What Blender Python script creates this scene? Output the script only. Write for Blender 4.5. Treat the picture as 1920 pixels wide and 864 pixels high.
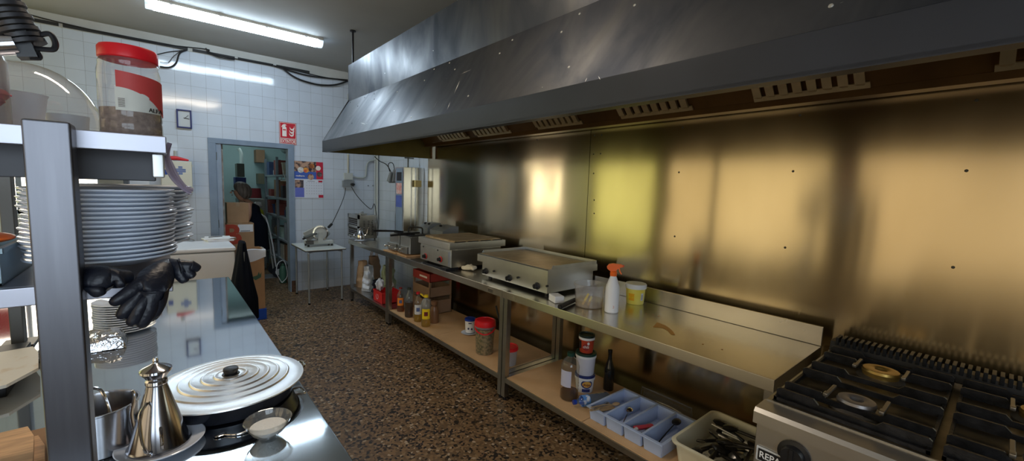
import bpy, bmesh, math, random
from mathutils import Vector, Matrix, Euler, noise
PI = math.pi
for o in list(bpy.data.objects): bpy.data.objects.remove(o)
scn = bpy.context.scene
C = scn.collection
random.seed(7)

# ------------------------------------------------------------------ camera
FPX = 784.43
CAMP = Vector((0, 0, 1.57))
def cam_axes(y, p, r):
    cy, sy, cp, sp = math.cos(y), math.sin(y), math.cos(p), math.sin(p)
    F = Vector((sy*cp, cy*cp, -sp)); R = Vector((cy, -sy, 0)); U = R.cross(F)
    return R*math.cos(r)+U*math.sin(r), U*math.cos(r)-R*math.sin(r), F
CR, CU, CF = cam_axes(math.radians(39.985), math.radians(5.639), math.radians(1.927))
cam = bpy.data.objects.new('camera', bpy.data.cameras.new('camera')); C.objects.link(cam)
m = Matrix((CR, CU, -CF)).transposed().to_4x4(); m.translation = CAMP
cam.matrix_world = m
cam.data.sensor_width = 36; cam.data.lens = FPX*36/1920; cam.data.clip_start = 0.02
scn.camera = cam
def px(u, v, ax, val):
    """point of the place where the sight line of photo pixel u, v meets the plane axis = val"""
    d = CR*(u-960) + CU*(432-v) + CF*FPX
    t = (val-CAMP[ax])/d[ax]
    return CAMP + d*t
# ------------------------------------------------------------------ exposure, world, lights
scn.view_settings.view_transform = 'Standard'
scn.view_settings.look = 'None'
scn.view_settings.exposure = 0.13
scn.view_settings.gamma = 1.0
scn.view_settings.use_curve_mapping = False
scn.render.engine = 'CYCLES'
scn.cycles.use_denoising = True
scn.cycles.max_bounces = 10
scn.cycles.transparent_max_bounces = 24
scn.cycles.sample_clamp_indirect = 4.0
W = bpy.data.worlds.new('world'); scn.world = W; W.use_nodes = True
bgn = W.node_tree.nodes['Background']; bgn.inputs[0].default_value = (0.9, 0.85, 0.75, 1); bgn.inputs[1].default_value = 0.5
TUBE_POWER = 28.0       # cool tube over the passage
TUBE2_POWER = 33.0       # tube above the camera's end of the room
DAY = 1.36              # daylight behind the bar windows
STORE_POWER = .55
HATCH = 4.6
FRONT = 4.2              # cool daylight through the window behind the camera

# ------------------------------------------------------------------ materials
MATS = {}
def mat(name, col=(.5,.5,.5), rough=.5, metal=0, var=0, vscale=8, bump=0, bscale=60, trans=0, emit=0, ior=1.45, coat=0, stretch=None, col2=None, aniso=0, rvar=0, spec=None, sharp=None, alpha=1):
    if name in MATS: return MATS[name]
    M = bpy.data.materials.new(name); M.use_nodes = True
    nt = M.node_tree; b = nt.nodes['Principled BSDF']
    b.inputs['Base Color'].default_value = (*col, 1)
    b.inputs['Roughness'].default_value = rough
    b.inputs['Metallic'].default_value = metal
    b.inputs['IOR'].default_value = ior
    b.inputs['Transmission Weight'].default_value = trans
    b.inputs['Coat Weight'].default_value = coat
    b.inputs['Alpha'].default_value = alpha
    if spec is not None: b.inputs['Specular IOR Level'].default_value = spec
    if aniso: b.inputs['Anisotropic'].default_value = aniso
    if emit:
        b.inputs['Emission Color'].default_value = (*col, 1); b.inputs['Emission Strength'].default_value = emit
    if var or bump or rvar or col2:
        tc = nt.nodes.new('ShaderNodeTexCoord'); mp = nt.nodes.new('ShaderNodeMapping')
        nt.links.new(tc.outputs['Object'], mp.inputs[0])
        if stretch: mp.inputs['Scale'].default_value = stretch
    if var or col2 or rvar:
        n = nt.nodes.new('ShaderNodeTexNoise'); n.inputs['Scale'].default_value = vscale; n.inputs['Detail'].default_value = 5
        nt.links.new(mp.outputs[0], n.inputs['Vector'])
        cr = nt.nodes.new('ShaderNodeValToRGB')
        lo, hi = sharp or (.3, .7)
        cr.color_ramp.elements[0].position = lo; cr.color_ramp.elements[1].position = hi
        c2 = col2 or tuple(min(1, c*(1+var)) for c in col)
        c1 = col if col2 else tuple(c*(1-var) for c in col)
        cr.color_ramp.elements[0].color = (*c1, 1); cr.color_ramp.elements[1].color = (*c2, 1)
        nt.links.new(n.outputs['Fac'], cr.inputs[0])
        if var or col2: nt.links.new(cr.outputs[0], b.inputs['Base Color'])
        if rvar:
            mr = nt.nodes.new('ShaderNodeMapRange'); mr.inputs['To Min'].default_value = max(.02, rough-rvar); mr.inputs['To Max'].default_value = rough+rvar
            nt.links.new(n.outputs['Fac'], mr.inputs['Value']); nt.links.new(mr.outputs[0], b.inputs['Roughness'])
    if bump:
        n2 = nt.nodes.new('ShaderNodeTexNoise'); n2.inputs['Scale'].default_value = bscale; n2.inputs['Detail'].default_value = 3
        nt.links.new(mp.outputs[0], n2.inputs['Vector'])
        bp = nt.nodes.new('ShaderNodeBump'); bp.inputs['Strength'].default_value = bump; bp.inputs['Distance'].default_value = .01
        nt.links.new(n2.outputs['Fac'], bp.inputs['Height']); nt.links.new(bp.outputs[0], b.inputs['Normal'])
    MATS[name] = M
    return M
def clear(name, col=(1,1,1), dif=.08, dcol=(.9,.9,.9), rough=.08, refl=1.0):
    """thin clear plastic or glass: see-through, a little milky, glossy at grazing angles"""
    if name in MATS: return MATS[name]
    M = bpy.data.materials.new(name); M.use_nodes = True
    nt = M.node_tree; nt.nodes.clear(); N = nt.nodes.new; Lk = nt.links.new
    out = N('ShaderNodeOutputMaterial'); tr = N('ShaderNodeBsdfTransparent'); tr.inputs[0].default_value = (*col, 1)
    d0 = N('ShaderNodeBsdfDiffuse'); d0.inputs[0].default_value = (*dcol, 1); d1 = N('ShaderNodeBsdfTranslucent'); d1.inputs[0].default_value = (*dcol, 1); df = N('ShaderNodeMixShader'); df.inputs[0].default_value = .45; Lk(d0.outputs[0], df.inputs[1]); Lk(d1.outputs[0], df.inputs[2])
    gl = N('ShaderNodeBsdfGlossy'); gl.inputs['Roughness'].default_value = rough
    fr = N('ShaderNodeFresnel'); ge = N('ShaderNodeNewGeometry'); io = N('ShaderNodeMapRange'); io.inputs['To Min'].default_value = 1.5; io.inputs['To Max'].default_value = 1/1.5; Lk(ge.outputs['Backfacing'], io.inputs['Value']); Lk(io.outputs[0], fr.inputs[0])
    mu = N('ShaderNodeMath'); mu.operation = 'MULTIPLY'; mu.inputs[1].default_value = refl
    m1 = N('ShaderNodeMixShader'); m1.inputs[0].default_value = dif; m2 = N('ShaderNodeMixShader')
    Lk(tr.outputs[0], m1.inputs[1]); Lk(df.outputs[0], m1.inputs[2]); Lk(fr.outputs[0], mu.inputs[0]); Lk(mu.outputs[0], m2.inputs[0])
    Lk(m1.outputs[0], m2.inputs[1]); Lk(gl.outputs[0], m2.inputs[2]); Lk(m2.outputs[0], out.inputs[0])
    MATS[name] = M
    return M

# ------------------------------------------------------------------ mesh building
class MB:
    def __init__(s): s.bm = bmesh.new(); s.T = Matrix(); s.bev = False
    def _add(s, verts, faces, mi=0):
        vs = [s.bm.verts.new(s.T @ Vector(v)) for v in verts]
        fs = []
        for f in faces:
            try:
                q = s.bm.faces.new([vs[i] for i in f]); q.material_index = mi; fs.append(q)
            except ValueError: pass
        return vs, fs
    def box(s, c, size, rot=None, mi=0, bev=0, seg=2):
        sx, sy, sz = [a/2 for a in size]
        R = Euler(rot).to_matrix() if rot else Matrix.Identity(3)
        c = Vector(c)
        vv = [c + R @ Vector((x*sx, y*sy, z*sz)) for x in (-1,1) for y in (-1,1) for z in (-1,1)]
        F = [(0,1,3,2),(4,6,7,5),(0,4,5,1),(2,3,7,6),(0,2,6,4),(1,5,7,3)]
        vs, fs = s._add(vv, F, mi)
        if bev:
            s.bev = True
            es = list({e for f in fs for e in f.edges})
            r = bmesh.ops.bevel(s.bm, geom=es, offset=bev, segments=seg, affect='EDGES', profile=.5)
            for f in r['faces']: f.material_index = mi
        return s
    def bb(s, x0, x1, y0, y1, z0, z1, mi=0, bev=0):
        return s.box(((x0+x1)/2, (y0+y1)/2, (z0+z1)/2), (abs(x1-x0), abs(y1-y0), abs(z1-z0)), None, mi, bev)
    def lathe(s, prof, c=(0,0,0), seg=32, mi=0, rot=None, sx=1, sy=1, a0=0, a1=2*PI):
        R = Euler(rot).to_matrix() if rot else Matrix.Identity(3)
        c = Vector(c); full = abs(a1-a0-2*PI) < 1e-6
        n = seg if full else seg+1
        rings = []; verts = []
        for (r, z) in prof:
            if r < 1e-6:
                rings.append([len(verts)]); verts.append(c + R @ Vector((0, 0, z)))
            else:
                ring = []
                for k in range(n):
                    a = a0 + (a1-a0)*k/seg
                    ring.append(len(verts)); verts.append(c + R @ Vector((r*math.cos(a)*sx, r*math.sin(a)*sy, z)))
                rings.append(ring)
        faces = []
        for A, B in zip(rings, rings[1:]):
            for k in range(seg):
                k2 = (k+1) % n
                if len(A) == 1 and len(B) == 1: continue
                if len(A) == 1: faces.append((A[0], B[k2], B[k]))
                elif len(B) == 1: faces.append((A[k], A[k2], B[0]))
                else: faces.append((A[k], A[k2], B[k2], B[k]))
        s._add(verts, faces, mi); return s
    def cyl(s, c, r, h, r2=None, seg=24, rot=None, mi=0):
        r2 = r if r2 is None else r2
        return s.lathe([(0,-h/2),(r,-h/2),(r2,h/2),(0,h/2)], c, seg, mi, rot)
    def ball(s, c, rad, seg=20, rot=None, mi=0, dis=0, ds=8, seed=0):
        if not isinstance(rad, (tuple, list)): rad = (rad,)*3
        R = Euler(rot).to_matrix() if rot else Matrix.Identity(3); c = Vector(c)
        rings = seg//2; verts = [c + R @ Vector((0,0,-rad[2]))]
        for i in range(1, rings):
            a = -PI/2 + PI*i/rings
            for k in range(seg):
                b = 2*PI*k/seg; p = Vector((math.cos(a)*math.cos(b), math.cos(a)*math.sin(b), math.sin(a)))
                d = 1 + (dis*noise.noise(p*ds*.3 + Vector((seed, seed*.7, 0))) + dis*.5*noise.noise(p*ds*.8 + Vector((seed, 3, 1)))) if dis else 1
                verts.append(c + R @ Vector((p.x*rad[0]*d, p.y*rad[1]*d, p.z*rad[2]*d)))
        verts.append(c + R @ Vector((0,0,rad[2])))
        F = []
        for k in range(seg):
            k2 = (k+1) % seg
            F.append((0, 1+k2, 1+k)); F.append((len(verts)-1, len(verts)-1-seg+k, len(verts)-1-seg+k2))
            for i in range(rings-2):
                a, b = 1+i*seg+k, 1+i*seg+k2
                F.append((a, b, b+seg, a+seg))
        s._add(verts, F, mi); return s
    def tube(s, pts, r, seg=8, mi=0, smooth=True, cap=True):
        P = [Vector(p) for p in pts]
        if smooth and len(P) > 2:
            Q = []
            for i in range(len(P)-1):
                p0, p1, p2, p3 = P[max(i-1,0)], P[i], P[i+1], P[min(i+2,len(P)-1)]
                for k in range(6):
                    t = k/6
                    Q.append(.5*((2*p1)+(p2-p0)*t+(2*p0-5*p1+4*p2-p3)*t*t+(3*p1-p0-3*p2+p3)*t**3))
            Q.append(P[-1]); P = Q
        n = len(P); rr = r if isinstance(r, (list, tuple)) else None
        verts = []; F = []
        up = None
        for i, p in enumerate(P):
            d = (P[min(i+1,n-1)]-P[max(i-1,0)]).normalized()
            if up is None:
                up = Vector((0,0,1)) if abs(d.z) < .9 else Vector((1,0,0))
            a = d.cross(up).normalized(); up = a.cross(d).normalized()
            if rr:
                f = i/(n-1)*(len(rr)-1); j = min(int(f), len(rr)-2); rad = rr[j]+(rr[j+1]-rr[j])*(f-j)
            else: rad = r
            for k in range(seg):
                t = 2*PI*k/seg; verts.append(p + (a*math.cos(t)+up*math.sin(t))*rad)
        for i in range(n-1):
            for k in range(seg):
                k2 = (k+1) % seg; F.append((i*seg+k, i*seg+k2, (i+1)*seg+k2, (i+1)*seg+k))
        if cap: F.append(tuple(range(seg))[::-1]); F.append(tuple((n-1)*seg+k for k in range(seg)))
        s._add(verts, F, mi); return s
    def prism(s, poly, ax, a0, a1, mi=0):
        """extrude a 2-D outline along axis ax ('x': y,z  'y': x,z  'z': x,y)"""
        def P(p, a): return {'x': (a,p[0],p[1]), 'y': (p[0],a,p[1]), 'z': (p[0],p[1],a)}[ax]
        n = len(poly); V = [P(p,a0) for p in poly]+[P(p,a1) for p in poly]
        F = [tuple(range(n))[::-1], tuple(range(n,2*n))]+[(i,(i+1)%n,n+(i+1)%n,n+i) for i in range(n)]
        s._add(V, F, mi); return s
    def grid(s, fn, nu, nv, mi=0, thick=0):
        """sheet through fn(u, v), optionally with a thickness along its normal"""
        V = [Vector(fn(i/nu, j/nv)) for j in range(nv+1) for i in range(nu+1)]
        F = [(j*(nu+1)+i, j*(nu+1)+i+1, (j+1)*(nu+1)+i+1, (j+1)*(nu+1)+i) for j in range(nv) for i in range(nu)]
        vs, fs = s._add(V, F, mi)
        if thick: bmesh.ops.solidify(s.bm, geom=fs, thickness=thick)
        return s
    def build(s, name, mats, parent=None, base=None, ang=35, smooth=True):
        if not isinstance(mats, (list, tuple)): mats = [mats]
        bmesh.ops.recalc_face_normals(s.bm, faces=s.bm.faces)
        if parent is not None:
            off = Vector(); q = parent
            while q: off += q.location; q = q.parent
        elif base is not None: off = Vector(base)
        else:
            xs = [v.co for v in s.bm.verts]
            off = Vector(((min(v.x for v in xs)+max(v.x for v in xs))/2, (min(v.y for v in xs)+max(v.y for v in xs))/2, min(v.z for v in xs)))
        bmesh.ops.translate(s.bm, verts=s.bm.verts, vec=-off)
        me = bpy.data.meshes.new(name); s.bm.to_mesh(me); s.bm.free()
        for M in mats: me.materials.append(M)
        if smooth:
            me.shade_smooth(); me.set_sharp_from_angle(angle=math.radians(ang))
        o = bpy.data.objects.new(name, me); C.objects.link(o)
        if parent is not None: o.parent = parent
        else: o.location = off
        if s.bev:
            wn = o.modifiers.new('wn', 'WEIGHTED_NORMAL'); wn.keep_sharp = True; wn.weight = 100
        return o
def tag(o, label=None, cat=None, group=None, kind=None):
    if label: o['label'] = label
    if cat: o['category'] = cat
    if group: o['group'] = group
    if kind: o['kind'] = kind
    return o
def thing(name, label, cat, loc, group=None):
    o = bpy.data.objects.new(name, None); o.empty_display_size = .05; C.objects.link(o); o.location = loc
    return tag(o, label, cat, group)
def struct(o): o['kind'] = 'structure'; return o
def copy_tree(o, loc=None, parent=None, label=None, rz=None):
    c = o.copy(); C.objects.link(c)
    if parent: c.parent = parent
    if loc is not None: c.location = loc
    if rz is not None: c.rotation_euler.z = rz
    if label: c['label'] = label
    for ch in list(o.children):
        if ch is not c: copy_tree(ch, parent=c)
    return c
def skin(name, verts, edges, M, parent=None, sub=2, group=None, root=0):
    """one continuous surface grown round a skeleton: verts are (x, y, z, radius)"""
    off = Vector()
    q = parent
    while q: off += q.location; q = q.parent
    if parent is None: off = Vector((verts[root][0], verts[root][1], min(v[2]-v[3] for v in verts)))
    me = bpy.data.meshes.new(name+'_sk'); me.from_pydata([Vector(v[:3])-off for v in verts], edges, [])
    o = bpy.data.objects.new(name+'_sk', me); C.objects.link(o)
    md = o.modifiers.new('s', 'SKIN'); md.use_smooth_shade = True
    sv = me.skin_vertices[0].data
    for i, v in enumerate(verts):
        r = v[3]; r2 = v[4] if len(v) > 4 else r
        sv[i].radius = (r, r2); sv[i].use_root = (i == root)
    s2 = o.modifiers.new('u', 'SUBSURF'); s2.levels = sub; s2.render_levels = sub
    bpy.context.view_layer.update()
    dg = bpy.context.evaluated_depsgraph_get()
    nm = bpy.data.meshes.new_from_object(o.evaluated_get(dg)); nm.name = name
    bpy.data.objects.remove(o)
    nm.materials.clear(); nm.materials.append(M); nm.shade_smooth()
    ob = bpy.data.objects.new(name, nm); C.objects.link(ob)
    if parent: ob.parent = parent
    else: ob.location = off
    return ob
def text(name, body, M, origin, right, up, size, parent, depth=.0004, xs=1, bold=0):
    """raised lettering lying in the plane of right and up"""
    cu = bpy.data.curves.new(name, 'FONT'); cu.body = body; cu.size = 1; cu.extrude = depth; cu.offset = bold
    cu.align_x = 'CENTER'; cu.align_y = 'CENTER'
    o = bpy.data.objects.new(name+'_t', cu); C.objects.link(o)
    bpy.context.view_layer.update()
    nm = bpy.data.meshes.new_from_object(o.evaluated_get(bpy.context.evaluated_depsgraph_get())); nm.name = name
    bpy.data.objects.remove(o)
    r = Vector(right).normalized(); u = Vector(up).normalized(); n = r.cross(u)
    off = Vector(); q = parent
    while q: off += q.location; q = q.parent
    origin = Vector(origin)
    for v in nm.vertices:
        v.co = origin - off + r*v.co.x*size*xs + u*v.co.y*size + n*v.co.z
    nm.materials.clear(); nm.materials.append(M)
    ob = bpy.data.objects.new(name, nm); C.objects.link(ob); ob.parent = parent
    return ob
ORD = ['topmost','second from the top','third from the top','fourth from the top','fifth from the top','sixth from the top','seventh from the top','eighth from the top','ninth from the top','tenth from the top','eleventh from the top','twelfth from the top','thirteenth from the top','fourteenth from the top','fifteenth from the top','sixteenth from the top','seventeenth from the top','eighteenth from the top']
ORDB = ['bottom','second from the bottom','third from the bottom','fourth from the bottom','fifth from the bottom','sixth from the bottom','seventh from the bottom']

# ------------------------------------------------------------------ palette
steel   = mat('steel_sheet', (.56,.55,.53), .34, 1, var=.06, vscale=5, rvar=.06)
steel_t = mat('steel_worktop', (.62,.60,.56), .25, 1, var=.05, vscale=6, rvar=.06)
steel_p = mat('steel_polished', (.75,.74,.73), .08, 1)
steel_m = mat('steel_matt', (.50,.50,.49), .38, 1, var=.1, vscale=10)
steel_leg = mat('steel_leg', (.42,.42,.41), .3, 1, var=.08, vscale=12)
post_m  = mat('post_steel', (.145,.145,.16), .36, 1, var=.07, vscale=30, stretch=(3,3,.2))
shelf_m = mat('shelf_steel', (.40,.40,.45), .40, 1, var=.05, vscale=8)
alu     = mat('aluminium', (.86,.86,.86), .38, 1, var=.04, vscale=20)
chrome  = mat('chrome', (.62,.62,.64), .12, 1)
black   = mat('black_plastic', (.012,.012,.014), .4)
blackm  = mat('black_enamel', (.015,.017,.024), .25, var=.2, vscale=20)
iron    = mat('cast_iron', (.02,.02,.022), .42, .5, var=.5, vscale=25, bump=.15, bscale=90)
rubber  = mat('black_rubber', (.008,.010,.018), .42, bump=.5, bscale=38)
white   = mat('white_plastic', (.82,.83,.85), .35)
whitep  = mat('white_paper', (.78,.79,.82), .8, var=.04)
china   = mat('white_china', (.76,.82,.93), .12, coat=.3)
enamel  = mat('white_enamel', (.76,.80,.88), .25, var=.03, vscale=4)
red     = mat('red_plastic', (.70,.012,.02), .35)
redm    = mat('dark_red', (.20,.02,.02), .6, var=.3)
orange  = mat('orange_plastic', (.95,.16,.015), .35)
blue    = mat('blue_plastic', (.01,.045,.35), .35)
darkblue= mat('dark_blue', (.01,.02,.12), .4)
lblue   = mat('pale_blue_plastic', (.46,.56,.80), .38, var=.05)
yellow  = mat('yellow_plastic', (.90,.66,.02), .4)
green   = mat('dark_green_plastic', (.01,.05,.035), .35)
cream   = mat('cream_plastic', (.82,.78,.60), .42, var=.04)
card    = mat('cardboard', (.40,.24,.13), .85, var=.12, vscale=5)
card2   = mat('brown_cardboard', (.28,.17,.10), .85, var=.12, vscale=5)
liner   = mat('cardboard_liner', (.62,.39,.20), .8, var=.1, vscale=4)
wood    = mat('pale_wood', (.55,.33,.17), .6, var=.25, vscale=6, stretch=(2,14,14))
bluegrey= mat('blue_grey_paint', (.19,.25,.34), .45, var=.12, vscale=5)
greyp   = mat('grey_plastic', (.22,.24,.26), .4, var=.08)
lgrey   = mat('light_grey', (.55,.57,.58), .45, var=.05)
grease  = mat('greasy_griddle', (.36,.22,.08), .38, .5, col2=(.62,.50,.33), vscale=7, stretch=(1,2,1), rvar=.12)
cloth_b = mat('black_cloth', (.006,.008,.014), .9, bump=.2, bscale=60, spec=.08)
skinm   = mat('skin', (.55,.30,.20), .5, var=.06)
hair_m  = mat('grey_brown_hair', (.10,.075,.06), .6, col2=(.28,.25,.23), vscale=30, stretch=(1,1,.15))
lidgreen= mat('grey_metal_paint', (.12,.13,.12), .5)

# ------------------------------------------------------------------ the room
XR, XL, YB, YF, ZC = 2.66, -2.6, 6.53, -1.6, 3.21
def tiles(name, plane, base=(.66,.73,.84)):
    M = bpy.data.materials.new(name); M.use_nodes = True; nt = M.node_tree; b = nt.nodes['Principled BSDF']
    N = nt.nodes.new; Lk = nt.links.new
    g = N('ShaderNodeNewGeometry'); sp = N('ShaderNodeSeparateXYZ'); cb = N('ShaderNodeCombineXYZ')
    Lk(g.outputs['Position'], sp.inputs[0])
    for i, (ax, o0) in enumerate(((plane, 1.824 if plane == 'X' else 6.53), ('Z', 2.683))):
        a = N('ShaderNodeMath'); a.operation = 'SUBTRACT'; a.inputs[1].default_value = o0 - .1505*60
        Lk(sp.outputs[ax], a.inputs[0]); Lk(a.outputs[0], cb.inputs[i])
    br = N('ShaderNodeTexBrick'); br.offset = 0; br.squash = 1
    for k, v in (('Scale',1),('Mortar Size',.0011),('Mortar Smooth',.1),('Bias',0),('Brick Width',.1505),('Row Height',.1505)): br.inputs[k].default_value = v
    br.inputs['Color1'].default_value = (*base, 1); br.inputs['Color2'].default_value = (*[c*.95 for c in base], 1); br.inputs['Mortar'].default_value = (.27,.28,.31, 1)
    Lk(cb.outputs[0], br.inputs['Vector']); 
    n = N('ShaderNodeTexNoise'); n.inputs['Scale'].default_value = 1.3; n.inputs['Detail'].default_value = 4; Lk(g.outputs['Position'], n.inputs['Vector'])
    mx = N('ShaderNodeMix'); mx.data_type = 'RGBA'; mx.blend_type = 'MULTIPLY'; mx.inputs['Factor'].default_value = .35
    Lk(br.outputs['Color'], mx.inputs['A']); Lk(n.outputs['Fac'], mx.inputs['B']); 
    Lk(mx.outputs['Result'], b.inputs['Base Color'])
    b.inputs['Roughness'].default_value = .09
    n3 = N('ShaderNodeTexNoise'); n3.inputs['Scale'].default_value = 5; Lk(g.outputs['Position'], n3.inputs['Vector'])
    bp = N('ShaderNodeBump'); bp.inputs['Strength'].default_value = .12; bp.inputs['Distance'].default_value = .01; Lk(n3.outputs['Fac'], bp.inputs['Height'])
    bp2 = N('ShaderNodeBump'); bp2.inputs['Strength'].default_value = .3; bp2.inputs['Distance'].default_value = .002; bp2.invert = True
    Lk(br.outputs['Fac'], bp2.inputs['Height']); Lk(bp.outputs[0], bp2.inputs['Normal']); Lk(bp2.outputs[0], b.inputs['Normal'])
    return M
tile_b = tiles('tile_back', 'X'); tile_r = tiles('tile_side', 'Y')
plaster = mat('ceiling_plaster', (.36,.36,.355), .8, var=.06, vscale=1.5)
stripm = mat('plaster_strip', (.48,.48,.46), .7, var=.1, vscale=3)
storewall = mat('storeroom_paint', (.42,.52,.50), .6, var=.1, vscale=3)
def terrazzo():
    M = bpy.data.materials.new('terrazzo'); M.use_nodes = True; nt = M.node_tree; b = nt.nodes['Principled BSDF']
    N = nt.nodes.new; Lk = nt.links.new
    g = N('ShaderNodeNewGeometry')
    v = N('ShaderNodeTexVoronoi'); v.inputs['Scale'].default_value = 62; Lk(g.outputs['Position'], v.inputs['Vector'])
    sp = N('ShaderNodeSeparateColor'); Lk(v.outputs['Color'], sp.inputs[0])
    cr = N('ShaderNodeValToRGB'); cr.color_ramp.interpolation = 'CONSTANT'
    stops = [(0,(.028,.020,.015)),(.20,(.19,.115,.055)),(.42,(.28,.165,.075)),(.64,(.215,.125,.06)),(.80,(.33,.21,.105)),(.90,(.075,.045,.022)),(.955,(.50,.38,.25))]
    cr.color_ramp.elements[0].position = 0; cr.color_ramp.elements[0].color = (*stops[0][1],1)
    cr.color_ramp.elements[1].position = stops[1][0]; cr.color_ramp.elements[1].color = (*stops[1][1],1)
    for p, c in stops[2:]:
        e = cr.color_ramp.elements.new(p); e.color = (*c, 1)
    Lk(sp.outputs[0], cr.inputs[0])
    n = N('ShaderNodeTexNoise'); n.inputs['Scale'].default_value = 1.1; n.inputs['Detail'].default_value = 5; Lk(g.outputs['Position'], n.inputs['Vector'])
    mx = N('ShaderNodeMix'); mx.data_type = 'RGBA'; mx.blend_type = 'MULTIPLY'; mx.inputs['Factor'].default_value = .5
    Lk(cr.outputs[0], mx.inputs['A']); Lk(n.outputs['Fac'], mx.inputs['B']); Lk(mx.outputs['Result'], b.inputs['Base Color'])
    mr = N('ShaderNodeMapRange'); mr.inputs['To Min'].default_value = .28; mr.inputs['To Max'].default_value = .55; Lk(n.outputs['Fac'], mr.inputs['Value']); Lk(mr.outputs[0], b.inputs['Roughness'])
    return M
terr = terrazzo()
b = MB(); b.bb(XL-.2, XR+.2, YF-.2, 9.9, -.1, 0); struct(b.build('floor', terr, smooth=False))
b = MB(); b.bb(XL-.2, XR+.2, YF-.2, YB+.1, ZC, ZC+.1); struct(b.build('ceiling', plaster, smooth=False))
# back wall with the doorway and a bright serving hatch
DX0, DX1, DZ = .50, 1.395, 2.05
HX0, HX1, HZ0, HZ1 = -1.75, -.50, 1.15, 2.05
b = MB(); y0, y1 = YB, YB+.14
for (xa, xb, za, zb) in ((DX1, XR+.2, 0, ZC), (DX0, DX1, DZ, ZC), (HX1, DX0, 0, ZC), (HX0, HX1, 0, HZ0), (HX0, HX1, HZ1, ZC), (XL-.2, HX0, 0, ZC)):
    b.bb(xa, xb, y0, y1, za, zb)
struct(b.build('wall_back', tile_b, smooth=False))
b = MB(); b.bb(XL, XR, YB-.012, YB, 3.085, ZC); struct(b.build('trim_1', stripm, smooth=False))
b = MB(); b.bb(XR, XR+.14, YF, YB, 0, ZC); struct(b.build('wall_right', tile_r, smooth=False))
FX0, FX1, FZ0, FZ1 = -1.9, .45, .95, 2.55
b = MB(); b.bb(XL-.2, FX0, YF-.14, YF, 0, ZC); b.bb(FX1, XR+.2, YF-.14, YF, 0, ZC); b.bb(FX0, FX1, YF-.14, YF, 0, FZ0); b.bb(FX0, FX1, YF-.14, YF, FZ1, ZC)
struct(b.build('wall_front', mat('painted_wall', (.42,.40,.36), .8), smooth=False))
f = MB()
for xx in (FX0+.03, (FX0+FX1)/2, FX1-.03): f.bb(xx-.03, xx+.03, YF-.08, YF-.02, FZ0, FZ1)
for zz in (FZ0+.03, 1.75, FZ1-.03): f.bb(FX0, FX1, YF-.08, YF-.02, zz-.03, zz+.03)
w = struct(f.build('window_5', mat('window_frame_white', (.6,.6,.6), .4), smooth=False))
g = MB(); g.bb(FX0+.03, FX1-.03, YF-.055, YF-.045, FZ0+.03, FZ1-.03); g.build('daylit_pane', mat('cool_daylight', (.72,.86,1.0), .4, emit=FRONT), w, smooth=False)
# left wall: the bar side, a row of windows in daylight
WIN = [(-1.2, 1.56), (1.80, 4.58), (4.80, 6.50)]
WZ0, WZ1 = .55, 2.95
b = MB()
b.bb(XL-.15, XL, YF, YB, 0, WZ0); b.bb(XL-.15, XL, YF, YB, WZ1, ZC)
ys = [YF]+[q for w in WIN for q in w]+[YB]
for i in range(0, len(ys), 2): b.bb(XL-.15, XL, ys[i], ys[i+1], WZ0, WZ1)
struct(b.build('wall_left', mat('brown_wall', (.10,.07,.045), .7, var=.2, vscale=2), smooth=False))
def blind(name, c, s):
    M = bpy.data.materials.new(name); M.use_nodes = True; nt = M.node_tree; b = nt.nodes['Principled BSDF']
    N = nt.nodes.new; Lk = nt.links.new
    b.inputs['Base Color'].default_value = (.5,.5,.5,1)
    g = N('ShaderNodeNewGeometry'); n = N('ShaderNodeTexNoise'); n.inputs['Scale'].default_value = .9; n.inputs['Detail'].default_value = 2
    Lk(g.outputs['Position'], n.inputs['Vector'])
    cr = N('ShaderNodeValToRGB'); cr.color_ramp.elements[0].position = .35; cr.color_ramp.elements[1].position = .65
    cr.color_ramp.elements[0].color = (c[0]*.65, c[1]*.62, c[2]*.55, 1); cr.color_ramp.elements[1].color = (*c, 1)
    Lk(n.outputs['Fac'], cr.inputs[0]); Lk(cr.outputs[0], b.inputs['Emission Color']); b.inputs['Emission Strength'].default_value = s
    return M
pane_cols = [(.74,.55,.30), (1,.80,.45), (.98,1.0,.32)]
framem = mat('window_frame_paint', (.12,.08,.05), .5)
for i, (a, c) in enumerate(WIN):
    f = MB(); zc = (WZ0+WZ1)/2; t = .05
    for yy in (a+t/2, c-t/2): f.bb(XL-.08, XL-.02, yy-t/2, yy+t/2, WZ0, WZ1)
    for zz in (WZ0+t/2, WZ1-t/2): f.bb(XL-.08, XL-.02, a, c, zz-t/2, zz+t/2)
    w = struct(f.build('window_%d' % (i+1), framem, smooth=False))
    g = MB(); g.bb(XL-.055, XL-.045, a+t, c-t, WZ0+t, WZ1-t); g.build('sunlit_blind', blind('blind_%d' % i, pane_cols[i], DAY), w, smooth=False)
# serving hatch in the back wall, daylight on white tiles beyond
f = MB()
for xx in (HX0+.025, HX1-.025, (HX0+HX1)/2): f.bb(xx-.02, xx+.02, YB+.02, YB+.08, HZ0, HZ1)
for zz in (HZ0+.02, HZ1-.02): f.bb(HX0, HX1, YB+.02, YB+.08, zz-.02, zz+.02)
w = struct(f.build('window_4', bluegrey, smooth=False))
g = MB(); g.bb(HX0+.03, HX1-.03, YB+.045, YB+.055, HZ0+.03, HZ1-.03)
g.build('bright_pane', mat('daylit_pane', (1,.90,.74), .4, emit=HATCH), w, smooth=False)
g = MB()
for xx in (-1.32,-1.17,-1.02,-.87,-.72,-.57): g.bb(xx-.0015, xx+.0015, YB+.040, YB+.0445, HZ0+.04, HZ1-.04)
for zz in (1.27,1.42,1.575,1.73,1.88): g.bb(HX0+.05, HX1-.05, YB+.040, YB+.0445, zz-.0015, zz+.0015)
g.build('pane_grid', lgrey, w, smooth=False)
g = MB(); q = px(172, 322, 1, YB+.03)
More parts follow.
